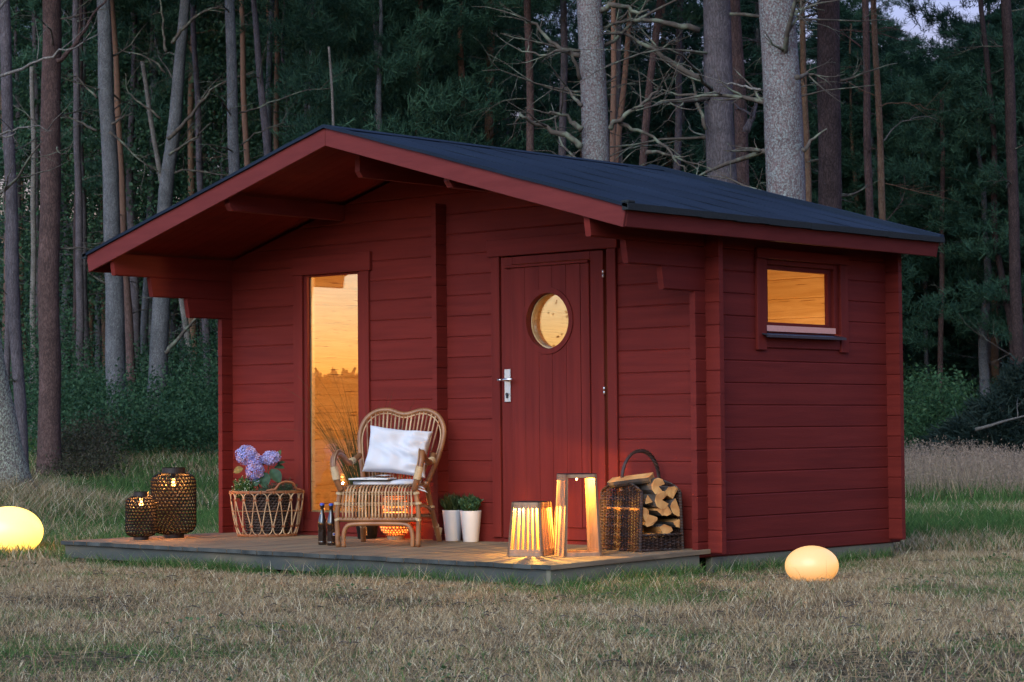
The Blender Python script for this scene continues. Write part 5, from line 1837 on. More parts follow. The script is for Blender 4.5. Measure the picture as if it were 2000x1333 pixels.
BK = {
 'lichen': bark('lichen_bark', (.20, .15, .15), (.11, .08, .08), (.25, .285, .275), (.47, .60)),
 'moss': bark('mossy_lichen_bark', (.22, .19, .165), (.09, .075, .06), (.34, .36, .27), (.46, .58)),
 'grey': bark('grey_bark', (.175, .182, .19), (.09, .09, .098), (.26, .29, .27), (.56, .66)),
 'purple': bark('purple_brown_bark', (.145, .128, .138), (.075, .064, .070), (.22, .23, .22), (.60, .70)),
 'red': bark('reddish_bark', (.145, .092, .082), (.065, .042, .038), (.20, .19, .18), (.62, .72)),
 'orange': bark('orange_pine_bark', (.17, .115, .105), (.08, .05, .045), None, orange=(.20, .112, .075, 3.5, 8.5)),
 'tan': bark('tan_pine_bark', (.22, .145, .095), (.14, .08, .05), None),
 'dark': bark('dark_spruce_bark', (.085, .058, .056), (.035, .025, .025), (.11, .11, .12), (.62, .72)),
 'dead': bark('dead_grey_wood', (.24, .225, .20), (.12, .11, .10), None),
}
m_branch = mat('dead_branch', (.10, .08, .065), rough=.95, col2=(.06, .05, .042), scale=14, col3=(.15, .165, .12), scale3=6, thr3=(.5, .62), bump=.004, bscale=60)
m_needle = attr_mat('needles', .65, .25)
m_broad = attr_mat('broad_leaves', .55, .35)

def tufts_mesh(name, centers, outd, L, w, per, ca, cb, seed, spread=.8, mat_=None):
    rg = np.random.default_rng(seed)
    c = np.repeat(np.asarray(centers), per, 0); o = np.repeat(np.asarray(outd), per, 0)
    n = len(c)
    d = o + rg.normal(size=(n, 3)) * spread
    d /= np.linalg.norm(d, axis=1, keepdims=True)
    s = np.cross(d, rg.normal(size=(n, 3))); s /= np.linalg.norm(s, axis=1, keepdims=True)
    LL = L * (.6 + .7 * rg.random((n, 1)))
    c = c + rg.normal(size=(n, 3)) * L * .25
    V = np.stack([c - s * w / 2, c + s * w / 2, c + d * LL + s * w * .25, c + d * LL - s * w * .25], 1).reshape(-1, 3)
    F = np.arange(n * 4).reshape(-1, 4)
    tcol = np.repeat(rg.random((len(centers), 1)), per, 0)
    cols = (np.array(ca) * (1 - tcol) + np.array(cb) * tcol) * (.6 + .6 * rg.random((n, 1)))
    me_o = np_mesh(name, V, F, mat_ or m_needle, None, np.repeat(cols, 4, 0))
    me = me_o.data
    bpy.data.objects.remove(me_o)
    return me
def pine_crown(seed, R_=2.1, Hc=6.0, nb=40, per=20):
    rg = np.random.default_rng(seed)
    C_, O_ = [], []
    for i in range(nb):
        f = (i + rg.random()) / nb
        z = f * Hc
        rr = R_ * (math.sin(math.pi * (.15 + .85 * f)) ** .7) * (.6 + .6 * rg.random()) + .25
        a = i * 2.4 + rg.normal() * .4
        rise = .25 * rr * (.3 + f)
        # a bough: sprays spread along its outer half, flattened into pads
        for j in range(int(16 + 22 * rr / R_)):
            t = .28 + .75 * rg.random() ** .8
            sd = rg.normal() * .30 * rr * (.35 + .5 * t) * .8
            p = np.array([math.cos(a) * rr * t - math.sin(a) * sd, math.sin(a) * rr * t + math.cos(a) * sd, z + rise * t + rg.normal() * .07 - .12 * abs(sd)])
            C_.append(p); O_.append([math.cos(a) * .6, math.sin(a) * .6, .75])
    return tufts_mesh('pine_crown', C_, O_, .15, .016, per, (.030, .085, .056), (.070, .155, .090), seed, .9)
def spruce_crown(seed, R_=2.0, Hc=11.0, nw=34, per=13, ca=(.028, .078, .058), cb=(.065, .145, .098)):
    rg = np.random.default_rng(seed)
    C_, O_ = [], []
    for i in range(nw):
        f = i / nw
        z = Hc * f
        rr = R_ * (1 - f) ** .85 + .12
        for b_ in range(9):
            a = rg.random() * 6.283
            r2 = rr * (.7 + .5 * rg.random())
            for j in range(int(4 + 12 * r2 / R_)):
                t = .25 + .8 * rg.random() ** .8
                sd = rg.normal() * .16 * r2
                droop = -.28 * r2 * t + .16 * r2 * t * t
                C_.append([math.cos(a) * r2 * t - math.sin(a) * sd, math.sin(a) * r2 * t + math.cos(a) * sd, z + droop + rg.normal() * .06])
                O_.append([math.cos(a) * .8, math.sin(a) * .8, -.10])
    return tufts_mesh('spruce_crown', C_, O_, .16, .018, per, ca, cb, seed, .7)
def broad_crown(seed, R_=2.4, Hc=7.0, ncl=150, per=46, size=.085, ca=(.034, .088, .050), cb=(.080, .165, .075)):
    rg = np.random.default_rng(seed)
    C_, O_ = [], []
    for i in range(ncl):
        f = rg.random()
        rr = R_ * math.sin(math.pi * (.12 + .8 * f)) ** .6
        a = rg.random() * 6.283; r = rr * rg.random() ** .45
        c = np.array([math.cos(a) * r, math.sin(a) * r, f * Hc])
        m = rg.normal(size=(per, 3)) * np.array([.36, .36, .17])
        for q in m:
            C_.append(c + q); 
    n = len(C_)
    C_ = np.array(C_)
    d = rg.normal(size=(n, 3)) + np.array([0, 0, -.3])
    ob = leaf_cloud('leaf_crown', None, C_, d, size * (.7 + .6 * rg.random(n)), rand_cols(n, ca, cb, seed, .45), m_broad, aspect=.62, seed=seed)
    me = ob.data; bpy.data.objects.remove(ob)
    return me
PINES = [pine_crown(s_) for s_ in (1, 2, 3, 4)]
SPRUCES = [spruce_crown(s_) for s_ in (11, 12, 13)]
BROADS = [broad_crown(s_) for s_ in (21, 22, 23)]
BIRCH = broad_crown(31, 1.9, 7.0, 150, 44, .075, (.030, .080, .030), (.060, .120, .042))
def put(name, me, parent, loc, sc, rz=0.0):
    o = bpy.data.objects.new(name, me); COL.objects.link(o); o.parent = parent; o.location = loc; o.scale = sc; o.rotation_euler = (0, 0, rz); return o

def trunk_mesh(path, rad, n=12, rough=.05, seed=0):
    b = MB(); b.tube(path, rad, n)
    rg = random.Random(seed)
    import mathutils.noise as mn
    m = len(path)
    P = [Vector(p) for p in path]
    for i in range(m * n):
        c = P[i // n]
        v = Vector(b.v[i])
        r = v - c
        k = 1 + rough * (mn.noise(Vector((v.x * 4 + seed, v.y * 4, v.z * 1.3))) + .5 * mn.noise(Vector((v.x * 13, v.y * 13 + seed, v.z * 3))))
        if i // n == 0 or True:
            b.v[i] = tuple(c + r * k)
    return b
def dead_branch(p, d, L, r, rg, sub=3, droop=.0, seg=6):
    """crooked bare branch with side twigs"""
    b = MB()
    def go(p, d, L, r, lv):
        P, Rr = [Vector(p)], [r]
        d = Vector(d).normalized()
        dd = d.copy()
        for i in range(seg):
            dd = (dd + Vector((rg.gauss(0, .16), rg.gauss(0, .16), rg.gauss(0, .14) - droop))).normalized()
            P.append(P[-1] + dd * L / seg); Rr.append(r * (1 - .8 * (i + 1) / seg))
        b.tube(P, Rr, 5 if lv == 0 else 4)
        if lv < 2:
            for q in range(sub if lv == 0 else 2):
                i = rg.randint(1, seg - 1)
                t = (P[i] - P[i - 1]).normalized()
                side = Vector((rg.gauss(0, 1), rg.gauss(0, 1), rg.gauss(0, .7))).normalized()
                go(P[i], (t * .8 + side * .8).normalized(), L * rg.uniform(.25, .5), Rr[i] * .6, lv + 1)
    go(p, d, L, r, 0)
    return b
TT = {}
def U2(u, d):      # photo column (0-2000) at forward distance d -> sideways distance
    return (u - 1000) / 4415.0 * d
def tree(ub, ut, d, wb, wt, bk_, label, H_=14.0, nbr=6, crown='pine', blen=1.3, name='pine_tree', group=None, kinks=None, zlow=1.0, seed=None, brm=None, flare=1.25, cz=.58, csc=1.0, cat='tree'):
    """ub/ut: photo columns of the trunk's centre at the ground and at the top edge of the picture; wb/wt: trunk widths there"""
    sd = seed if seed is not None else int(ub * 7 + d * 13)
    rg = random.Random(sd)
    bx_, by_ = ds(d, U2(ub, d))
    z0 = float(gz(bx_, by_)) - .08
    t = thing(name, (bx_, by_, z0), 0, label, cat, group)
    ztop = .745 + 840 * d / 4415.0                       # height at the top edge of the picture
    hv = ztop - z0
    ox = U2(ut + 8, d) - U2(ub, d)                        # sideways offset reached at that height
    off_d = rg.uniform(-.02, .02) * hv
    N = 26
    path, rad = [], []
    rb, rt = wb / 2 / (4415 / d), wt / 2 / (4415 / d)
    for i in range(N + 1):
        f = i / N
        z = H_ * f
        g_ = z / hv
        s_ = ox * g_
        if kinks:
            # piecewise columns: list of (row, column offset from the straight line in photo px)
            row = 840 - g_ * 840 if True else 0
            for q in range(len(kinks) - 1):
                (v1, o1), (v2, o2) = kinks[q], kinks[q + 1]
                if v2 <= row <= v1:
                    s_ += (o1 + (o2 - o1) * (v1 - row) / (v1 - v2)) * d / 4415
        wob = .012 * math.sin(z * .9 + sd) + .010 * math.sin(z * 2.3 + sd * 2)
        p = RV * (s_ + wob) + FV * (off_d * g_ + wob)
        r = rb + (rt - rb) * min(g_, 1.0) if g_ <= 1 else rt * max(.12, 1 - (z - hv) / (H_ - hv + .01) * .85)
        if z < .9: r *= 1 + (flare - 1) * (1 - z / .9) ** 2
        path.append((p.x, p.y, z)); rad.append(r)
    trunk_mesh(spl(path, 2), [x for r1, r2 in zip(rad[:-1], rad[1:]) for x in (r1, (r1 + r2) / 2)] + [rad[-1]], 14, .07, sd).build('trunk', BK[bk_], t, smooth=True)
    for q in range(nbr):
        z = rg.uniform(zlow, min(hv * 1.05, H_ * .8))
        i = min(N - 1, int(z / H_ * N))
        a = rg.uniform(0, 6.283)
        # mostly sideways and towards the open
        dv = RV * math.cos(a) + FV * math.sin(a) * .8 + Vector((0, 0, rg.uniform(-.15, .45)))
        b = dead_branch(path[i], dv, blen * rg.uniform(.5, 1.3), max(.010, rad[i] * rg.uniform(.10, .20)), rg, sub=4, droop=rg.uniform(-.02, .05))
        b.build('branch', brm or m_branch, t, smooth=True)
    if crown:
        me = {'pine': PINES, 'spruce': SPRUCES, 'broad': BROADS}[crown][sd % 3]
        tp = path[-1]
        k = cz
        put('crown', me, t, (path[int(N * k)][0], path[int(N * k)][1], H_ * k), (csc * 1.0, csc * 1.0, H_ * (1 - k) * 1.08 / 6.0 if crown == 'pine' else csc), rg.uniform(0, 6.28))
    TT[ub] = t
    return t

# --- the trunks one can tell apart, left to right
tree(2, -140, 22.4, 106, 70, 'moss', 'thick mossy grey pine at the left edge behind the glowing ball lamp', 12, 3, crown='pine', blen=1.2, flare=1.35, zlow=2.5)
tree(46, 0, 31, 24, 22, 'purple', 'slim purple brown pine leaning left just behind the mossy edge tree', 14, 4, blen=1.0)
tree(95, 88, 36.5, 46, 37, 'red', 'thick reddish brown pine, second large trunk from the left edge', 14, 6, blen=1.3, zlow=2.5)
tree(232, 198, 45, 41, 27, 'grey', 'straight grey pine left of the twisted one', 17, 8, blen=1.4, zlow=2)
tree(262, 212, 47, 20, 10, 'orange', 'slim orange pine touching the straight grey trunk', 18, 4, blen=1.0, zlow=3)
tree(297, 352, 45.5, 42, 20, 'grey', 'twisted grey pine with a bent trunk left of the cabin', 16, 14, blen=1.7, zlow=2.2, kinks=[(840, 0), (640, -2), (430, -8), (330, -7), (230, -2), (150, 0), (0, 0)])
tree(474, 445, 40, 30, 19, 'grey', 'straight grey pine rising behind the left slope of the roof', 16, 7, blen=1.3, zlow=3.5)
tree(496, 466, 44, 15, 10, 'orange', 'thin orange pine right beside the grey one behind the left roof slope', 17, 5, blen=1.1, zlow=4)
tree(580, 488, 42, 24, 11, 'purple', 'slim purple grey pine leaning left behind the roof near the ridge', 15, 6, blen=1.0, zlow=4)
tree(530, 520, 52, 12, 9, 'orange', 'left of the two thin orange pines near the ridge', 19, 4, blen=1.2, zlow=4)
tree(539, 533, 51, 13, 10, 'tan', 'right of the two thin orange pines near the ridge', 19, 4, blen=1.2, zlow=4)
tree(14, 6, 44, 14, 10, 'purple', 'narrow pine in the gap at the far left edge', 16, 3, zlow=3)
tree(158, 140, 52, 17, 12, 'purple', 'thin dark pine between the reddish trunk and the straight grey trunk', 18, 4)
tree(141, 150, 56, 12, 9, 'dark', 'thin dark trunk deep in the shade left of the straight grey pine', 18, 3)
tree(66, 55, 55, 13, 8, 'dead', 'pale bare trunk standing in the gap left of the reddish pine', 9, 4, crown=None, name='dead_tree')
tree(275, 300, 58, 18, 9, 'grey', 'pale grey trunk half hidden behind the twisted pine', 18, 6)
tree(410, 372, 50, 17, 10, 'purple', 'purple grey pine beside the left corner of the cabin', 18, 5)
tree(397, 250, 54, 14, 8, 'dead', 'leaning bare trunk left of the cabin corner', 9, 3, crown=None, name='dead_tree')
tree(385, 380, 64, 10, 8, 'orange', 'thin orange pine far behind the twisted one', 20, 3)
tree(430, 408, 60, 11, 6, 'dead', 'thin bare crooked trunk left of the cabin roof', 11, 6, crown=None, name='dead_tree')
tree(128, 130, 66, 8, 6, 'tan', 'very thin tan pine behind the reddish trunk', 20, 2)
tree(160, 158, 62, 8, 7, 'tan', 'very thin tan pine left of the straight grey trunk', 20, 2)
tree(240, 232, 66, 8, 6, 'tan', 'very thin tan pine right of the straight grey trunk', 20, 2)
# above the roof
tree(805, 816, 46, 13, 9, 'tan', 'slender tan pine with green boughs above the right slope of the roof', 17, 8, blen=1.3, cz=.36, zlow=3, csc=.9)
tree(705, 712, 55, 11, 8, 'orange', 'thin orange pine among green leaves behind the ridge', 18, 3, zlow=4)
tree(682, 632, 38, 9, 4, 'dead', 'pale dead leaning pole behind the ridge', 7.2, 6, crown=None, name='dead_tree', blen=.8)
tree(892, 872, 58, 9, 6, 'purple', 'thin dark pine in front of a gap of sky', 17, 6, cz=.4, csc=.9)
tree(1040, 1029, 40, 17, 14, 'red', 'red brown pine left of the lichen trunk', 14, 7, blen=1.5, zlow=3.4)
tree(1090, 1099, 42, 19, 13, 'purple', 'purple pine close to the left of the lichen trunk', 14, 7, blen=1.4, zlow=3.6)
tree(1192, 1150, 27, 56, 50, 'lichen', 'stout lichen covered pine above the middle of the roof', 13, 9, blen=1.7, zlow=3.6, seed=77)
tree(1158, 1144, 29, 30, 20, 'dark', 'dark mossy trunk hugging the lichen covered pine from behind', 8.0, 5, blen=1.5, zlow=3.4, crown=None)
tree(1196, 1198, 36, 14, 10, 'orange', 'slim orange pine just right of the lichen trunk', 14, 3, zlow=4)
tree(1185, 1288, 37, 18, 13, 'red', 'red pine leaning far to the right behind the lichen trunk', 13, 6, blen=1.2, zlow=3.5)
tree(1150, 1232, 39, 14, 10, 'orange', 'orange pine leaning right, left of the strongly leaning red one', 14, 4, zlow=4)
tree(1303, 1330, 41, 17, 12, 'purple', 'upright purple pine midway between the lichen trunk and the thick grey trunk', 15, 7, blen=1.3, zlow=4)
tree(1425, 1396, 27.5, 66, 54, 'purple', 'thick purple grey pine with heavy bare branches above the roof', 13, 10, blen=1.9, zlow=3.3, seed=91)
tree(1470, 1438, 29, 32, 24, 'red', 'reddish trunk pressed against the right side of the thick grey pine', 13, 4, blen=1.2, zlow=3.6)
tree(1556, 1520, 25, 88, 72, 'lichen', 'broadest lichen covered pine behind the right part of the roof', 13, 7, blen=1.3, zlow=3.2, seed=5)
tree(1600, 1563, 38, 14, 11, 'tan', 'thin tan pine between the broadest trunk and the dark one', 15, 5, zlow=4)
tree(1624, 1620, 30, 48, 44, 'dark', 'dark brown spruce trunk right of the broadest pine', 13, 8, blen=1.0, zlow=3)
tree(1704, 1692, 36, 17, 13, 'red', 'left of the two slim tall pines at the right end of the roof', 17, 9, blen=1.4, zlow=3, brm=BK['red'], cz=.72, csc=.8)
tree(1738, 1710, 34, 16, 11, 'tan', 'right of the two slim tall pines at the right end of the roof', 17, 8, blen=1.4, zlow=3, brm=BK['tan'], cz=.72, csc=.8)
tree(1834, 1842, 47, 11, 8, 'red', 'thin brown pine right of the cabin standing in the bushes', 7.6, 5, zlow=2.5, cz=.30, csc=.9)
tree(1808, 1800, 52, 9, 7, 'grey', 'short pale trunk right of the cabin wall', 8.0, 3, zlow=3, cz=.35)
tree(1993, 1972, 42, 24, 20, 'dark', 'dark blue grey trunk at the right edge of the picture', 17, 7, zlow=2, blen=1.4, cz=.66)
tree(1985, 1920, 46, 14, 10, 'dark', 'crooked dark trunk near the right edge behind the brush pile', 17, 7, blen=1.5, zlow=1.5, cz=.68, kinks=[(840, 0), (620, 8), (420, -12), (250, 6), (0, 0)])
tree(1925, 1935, 56, 9, 7, 'purple', 'thin pine on the slope above the brush pile', 15, 5, cz=.4)

def limb(t, d, pts, r0, m=None, label=None, twigs=3, seed=1):
    """a particular bare limb, its joints sighted at distance d"""
    rg = random.Random(seed)
    P = []
    for u, v in pts:
        x, y = ds(d, U2(u, d))
        z = CAM.z + (839 + (1000 - u) * .0089 - v) * d / 4415
        P.append(Vector((x, y, z)) - t.location + FV * rg.uniform(-.1, .1))
    C2 = spl(P, 4)
    n = len(C2)
    C2 = [p + Vector((rg.gauss(0, .012), rg.gauss(0, .012), rg.gauss(0, .012))) for p in C2]
    r0 *= .52
    b = MB(); b.tube(C2, [r0 * (1 - .72 * i / (n - 1)) * rg.uniform(.9, 1.12) for i in range(n)], 8)
    for q in range(twigs):
        i = rg.randint(n // 3, n - 2)
        dd = (C2[i + 1] - C2[i]).normalized() + Vector((rg.gauss(0, .6), rg.gauss(0, .6), rg.gauss(.1, .6)))
        bb = dead_branch(C2[i], dd, rg.uniform(.25, .8), r0 * .35, rg, sub=2, seg=4); b.add(bb.v, bb.f)
    b.build('branch', m or m_branch, t, smooth=True)
limb(TT[2], 21.6, [(-60, 158), (10, 140), (70, 116), (130, 95), (192, 64)], .036, BK['dead'], seed=1)
limb(TT[2], 21.6, [(-60, 268), (0, 255), (50, 249), (108, 252)], .030, BK['dead'], seed=2)
limb(TT[2], 21.8, [(-60, 280), (0, 266), (32, 258)], .030, BK['dead'], twigs=1, seed=3)
limb(TT[2], 21.8, [(-60, 75), (-10, 30), (35, -20)], .055, BK['dead'], seed=4)
limb(TT[95], 36.2, [(112, 118), (140, 88), (172, 40), (210, -15)], .085, BK['red'], twigs=2, seed=5)
limb(TT[297], 45, [(328, 270), (365, 232), (400, 190), (430, 165), (500, 138)], .085, seed=6, twigs=5)
limb(TT[297], 45, [(338, 82), (362, 50), (392, 22), (425, 12), (470, 18)], .075, seed=7, twigs=4)
limb(TT[297], 45, [(326, 100), (318, 60), (317, 10), (305, -30)], .06, seed=8, twigs=3)
limb(TT[297], 45, [(330, 300), (372, 275), (415, 240)], .06, seed=9, twigs=3)
limb(TT[297], 45, [(322, 140), (290, 110), (235, 95)], .045, seed=10, twigs=4)
limb(TT[297], 45, [(316, 230), (275, 200), (250, 175), (245, 140)], .045, seed=11, twigs=4)
limb(TT[297], 45, [(322, 690), (345, 665), (378, 625), (400, 590)], .09, seed=12, twigs=3)
limb(TT[232], 44.6, [(190, 190), (165, 165), (148, 140)], .05, seed=13, twigs=2)
limb(TT[232], 44.6, [(190, 255), (150, 235), (118, 220)], .05, seed=14, twigs=3)
limb(TT[232], 44.6, [(215, 240), (240, 230), (258, 218)], .05, seed=15, twigs=2)
limb(TT[232], 44.6, [(215, 255), (250, 290), (290, 325)], .055, seed=16, twigs=4)
limb(TT[95], 36.2, [(110, 285), (118, 300), (146, 268)], .03, seed=17, twigs=1)
limb(TT[95], 36.2, [(75, 245), (50, 220), (25, 203)], .03, seed=18, twigs=2)
limb(TT[474], 40, [(466, 220), (500, 208), (540, 195), (600, 175), (650, 168)], .035, seed=19, twigs=3)
limb(TT[474], 40, [(470, 280), (510, 255), (560, 235)], .035, seed=20, twigs=3)
limb(TT[1192], 26.6, [(1135, 108), (1090, 85), (1050, 45), (1030, 40)], .060, seed=21, twigs=4)
limb(TT[1192], 26.6, [(1138, 150), (1120, 100), (1060, 108), (1015, 92)], .045, seed=22, twigs=4)
limb(TT[1192], 26.6, [(1140, 285), (1110, 262), (1060, 242), (1025, 230), (1020, 222)], .075, seed=23, twigs=3)
limb(TT[1192], 26.8, [(1140, 250), (1110, 225), (1075, 218)], .070, seed=24, twigs=3)
limb(TT[1192], 26.4, [(1138, 205), (1125, 180), (1102, 160)], .050, seed=25, twigs=1)
limb(TT[1192], 26.4, [(1194, 248), (1225, 225), (1260, 200), (1300, 168)], .065, seed=26, twigs=4)
limb(TT[1192], 26.4, [(1200, 236), (1240, 248), (1282, 262), (1310, 302), (1345, 332)], .055, seed=27, twigs=3)
limb(TT[1192], 26.4, [(1265, 300), (1290, 300), (1330, 308), (1368, 335)], .05, seed=28, twigs=2)
limb(TT[1192], 26.6, [(1180, 18), (1205, 5), (1240, 12), (1255, 22), (1280, 18)], .070, seed=29, twigs=3)
limb(TT[1425], 27.2, [(1372, 52), (1320, 45), (1260, 35), (1215, 38), (1185, 52)], .075, seed=30, twigs=4)
limb(TT[1425], 27.2, [(1370, 150), (1330, 132), (1290, 100), (1240, 68), (1192, 60)], .080, seed=31, twigs=4)
limb(TT[1425], 27.2, [(1384, 250), (1368, 205), (1362, 185), (1320, 178), (1280, 168)], .050, seed=32, twigs=4)
limb(TT[1425], 27.2, [(1368, 195), (1362, 150), (1358, 130)], .035, seed=33, twigs=3)
limb(TT[1556], 24.6, [(1492, 175), (1462, 165), (1430, 158), (1404, 157)], .032, BK['dead'], seed=34, twigs=1)
limb(TT[1556], 24.6, [(1574, 292), (1590, 275), (1618, 250)], .050, None, twigs=0, seed=35)
limb(TT[1556], 24.6, [(1562, 150), (1585, 140), (1600, 138)], .060, None, twigs=4, seed=36)
limb(TT[1556], 24.6, [(1558, 22), (1575, 35), (1594, 60)], .030, None, twigs=1, seed=37)
limb(TT[1470], 28.8, [(1460, 255), (1475, 225), (1490, 180)], .10, BK['purple'], twigs=2, seed=38)
limb(TT[1704], 35.8, [(1690, 90), (1665, 70), (1645, 60)], .03, BK['red'], twigs=1, seed=39)
limb(TT[1738], 33.8, [(1730, 275), (1755, 245), (1790, 230), (1835, 232)], .022, BK['dead'], twigs=3, seed=40)
limb(TT[1738], 33.8, [(1722, 205), (1760, 200), (1800, 205), (1840, 215)], .022, BK['tan'], twigs=3, seed=41)

# --- the wood behind: every tree its own object; nothing tells these apart one by one
lab = {'pine': 'slender dusky pine', 'spruce': 'dark dense spruce', 'broad': 'small leaved shady broadleaf'}
grp = {'pine': 'pines in the wood behind', 'spruce': 'spruces in the wood behind', 'broad': 'leafy trees in the wood behind'}
TR = {}
for i in range(4):
    for tone in ('orange', 'purple', 'tan', 'grey'):
        rg = random.Random(i * 10 + len(tone))
        path = [(.05 * math.sin(z * .5 + i) + .03 * math.sin(z * 1.3), .05 * math.cos(z * .6 + i), z) for z in np.linspace(0, 19, 20)]
        rad = [.135 * (1 - z / 22) for _, _, z in path]
        b = trunk_mesh(path, rad, 8, .06, i)
        for q in range(16):
            z = rg.uniform(1.5, 11); a = rg.uniform(0, 6.283)
            bb = dead_branch((0, 0, z), (math.cos(a), math.sin(a), rg.uniform(-.1, .4)), rg.uniform(.6, 1.6), .014, rg, sub=2, seg=4)
            b.add(bb.v, bb.f)
        o = b.build('trunk', BK[tone], None, smooth=True); TR[(tone, i)] = o.data; bpy.data.objects.remove(o)
def wood_tree(d, u, kind, H_, sc, rg):
    reg = 'left of the cabin' if u < 470 else ('behind the cabin roof' if u < 1640 else 'right of the cabin')
    dep = 'in the nearer wood ' if d < 58 else ('further back in the wood ' if d < 72 else 'deepest in the wood ')
    rad_px = 2.5 * sc / d * 4415
    if abs(u - 1822) < 20 + rad_px:          # a notch of open sky between the crowns
        vlim = 130 if abs(u - 1822) < 20 + rad_px * .45 else 40
        H_ = min(H_, .745 + (839 - vlim) / 4415 * d - float(gz(*ds(d, U2(u, d)))))
    x, y = ds(d, U2(u, d))
    t = thing({'pine': 'pine_tree', 'spruce': 'spruce_tree', 'broad': 'leafy_tree'}[kind], (x, y, float(gz(x, y)) - .1), rg.uniform(0, 6.28), lab[kind] + ' ' + dep + reg, 'tree', lab[kind] + 's ' + dep + reg)
    tone = rg.choice(['orange', 'purple', 'grey', 'purple', 'grey', 'tan'])
    ti = rg.randrange(4)
    put('trunk', TR[(tone, ti)], t, (0, 0, 0), (sc, sc, H_ / 19))
    if kind == 'pine':
        k = rg.uniform(.42, .62)
        put('crown', rg.choice(PINES), t, (0, 0, H_ * k), (sc, sc, H_ * (1 - k) / 5.8), rg.uniform(0, 6))
    elif kind == 'spruce':
        put('crown', rg.choice(SPRUCES), t, (0, 0, .6), (sc * 1.05, sc * 1.05, H_ / 11.5), rg.uniform(0, 6))
    else:
        put('crown', rg.choice(BROADS), t, (0, 0, rg.uniform(2.2, 4.5)), (sc * 1.1, sc * 1.1, H_ / 9.0), rg.uniform(0, 6))
    return t
rg = random.Random(42)
# leafy mass on the left, pines in the middle, spruces on the right
for i in range(24): wood_tree(rg.uniform(57, 78), rg.uniform(-60, 640), 'broad', rg.uniform(9, 13), rg.uniform(.9, 1.4), rg)
for i in range(30): wood_tree(rg.uniform(56, 92), rg.uniform(-80, 640), 'pine', rg.uniform(13, 19), rg.uniform(.9, 1.2), rg)
for i in range(20): wood_tree(rg.uniform(52, 85), rg.uniform(620, 1480), 'pine', rg.uniform(10, 14.5), rg.uniform(.9, 1.25), rg)
for i in range(12): wood_tree(rg.uniform(58, 85), rg.uniform(900, 1500), 'spruce', rg.uniform(8, 12.5), rg.uniform(.9, 1.3), rg)
for i in range(10): wood_tree(rg.uniform(50, 66), rg.uniform(560, 760), 'broad', rg.uniform(9, 12), rg.uniform(.8, 1.1), rg)
for i in range(16): wood_tree(rg.uniform(50, 78), rg.choice([rg.uniform(1480, 1760), rg.uniform(1880, 2080)]), 'spruce', rg.uniform(9, 14), rg.uniform(1.0, 1.5), rg)
for i in range(16): wood_tree(rg.uniform(55, 85), rg.uniform(1480, 2080), 'spruce', rg.uniform(6.5, 9.5), rg.uniform(1.1, 1.5), rg)
for i in range(16): wood_tree(rg.uniform(48, 80), rg.choice([rg.uniform(1640, 1790), rg.uniform(1870, 2080)]), 'pine', rg.uniform(11, 16), rg.uniform(1.1, 1.5), rg)
for i in range(9):
    x_ = rg.choice([rg.uniform(700, 1020), rg.uniform(700, 1020), rg.uniform(1600, 1700), rg.uniform(2000, 2100)])
    t = wood_tree(rg.uniform(44, 58), x_, 'pine', rg.uniform(9.5, 13), rg.uniform(.95, 1.25), rg)
    for c_ in t.children:
        if c_.name.startswith('crown'): c_.location.z *= .55; c_.scale.z *= 1.35
for i in range(46):
    t = wood_tree(rg.uniform(46, 72), rg.uniform(-40, 1720) if i % 4 else rg.uniform(1880, 2040), 'pine', rg.uniform(17, 20), rg.uniform(.7, 1.05), rg)
    for c_ in t.children:
        if c_.name.startswith('crown'): c_.location.z = max(c_.location.z, 11.5)
# beyond: the wood goes on as one mass
C_, O_ = [], []
nr = np.random.default_rng(8)
n = 26000
d = 96 + 40 * nr.random(n); u = -500 + 3000 * nr.random(n)
s = (u - 1000) / 4415 * d
X = CAM.x + FV.x * d + RV.x * s; Y = CAM.y + FV.y * d + RV.y * s
hh = (3 + 5.5 * fbm(X, Y, 7, 91)) 
Z = gz(X, Y) + nr.random(n) ** .8 * hh
me = tufts_mesh('far_wood', np.stack([X, Y, Z], -1), np.tile([0, 0, .6], (n, 1)), .9, .22, 5, (.03, .075, .058), (.055, .11, .078), 9, 1.0)
o = bpy.data.objects.new('far_wood', me); COL.objects.link(o); tag(o, 'far wood closing off the view behind the trees', 'wood', kind='stuff')
# sides and back of the clearing, outside the picture: a low line of trees far across the field
C_ = []
n = 60000
a = nr.random(n) * (2 * math.pi - 1.3) + YAW + math.pi / 2 + .65
k_ = nr.random(n) < .7
a = np.where(k_, R(-131) + (nr.random(n) - .5) * .42, a)
dist = 210 + 60 * nr.random(n)
X = CAM.x + np.cos(a) * dist; Y = CAM.y + np.sin(a) * dist
Z = gz(X, Y) * 0 - .12 + nr.random(n) * (4.6 + 3.2 * fbm(X, Y, 18, 17))
me = tufts_mesh('far_treeline', np.stack([X, Y, Z], -1), np.tile([0, 0, .6], (n, 1)), 0.75, .42, 4, (.010, .022, .016), (.022, .040, .026), 19, 1.0)
o = bpy.data.objects.new('far_treeline', me); COL.objects.link(o); tag(o, 'distant line of trees across the field, mirrored in the windows', 'wood', kind='stuff')
# the birch whose twigs are mirrored in the porthole
bx_, by_ = -5.15, -11.3
t = thing('birch_tree', (bx_, by_, -.15), 0, 'birch standing in the field, mirrored in the porthole of the door', 'tree')
b = MB(); b.tube([(0, 0, 0), (.05, 0, 2), (-.05, .05, 4.5), (.05, 0, 7)], [.12, .10, .07, .02], 10); b.build('trunk', BK['grey'], t, smooth=True)
put('crown', BIRCH, t, (0, 0, 1.55), (.62, .62, .75))

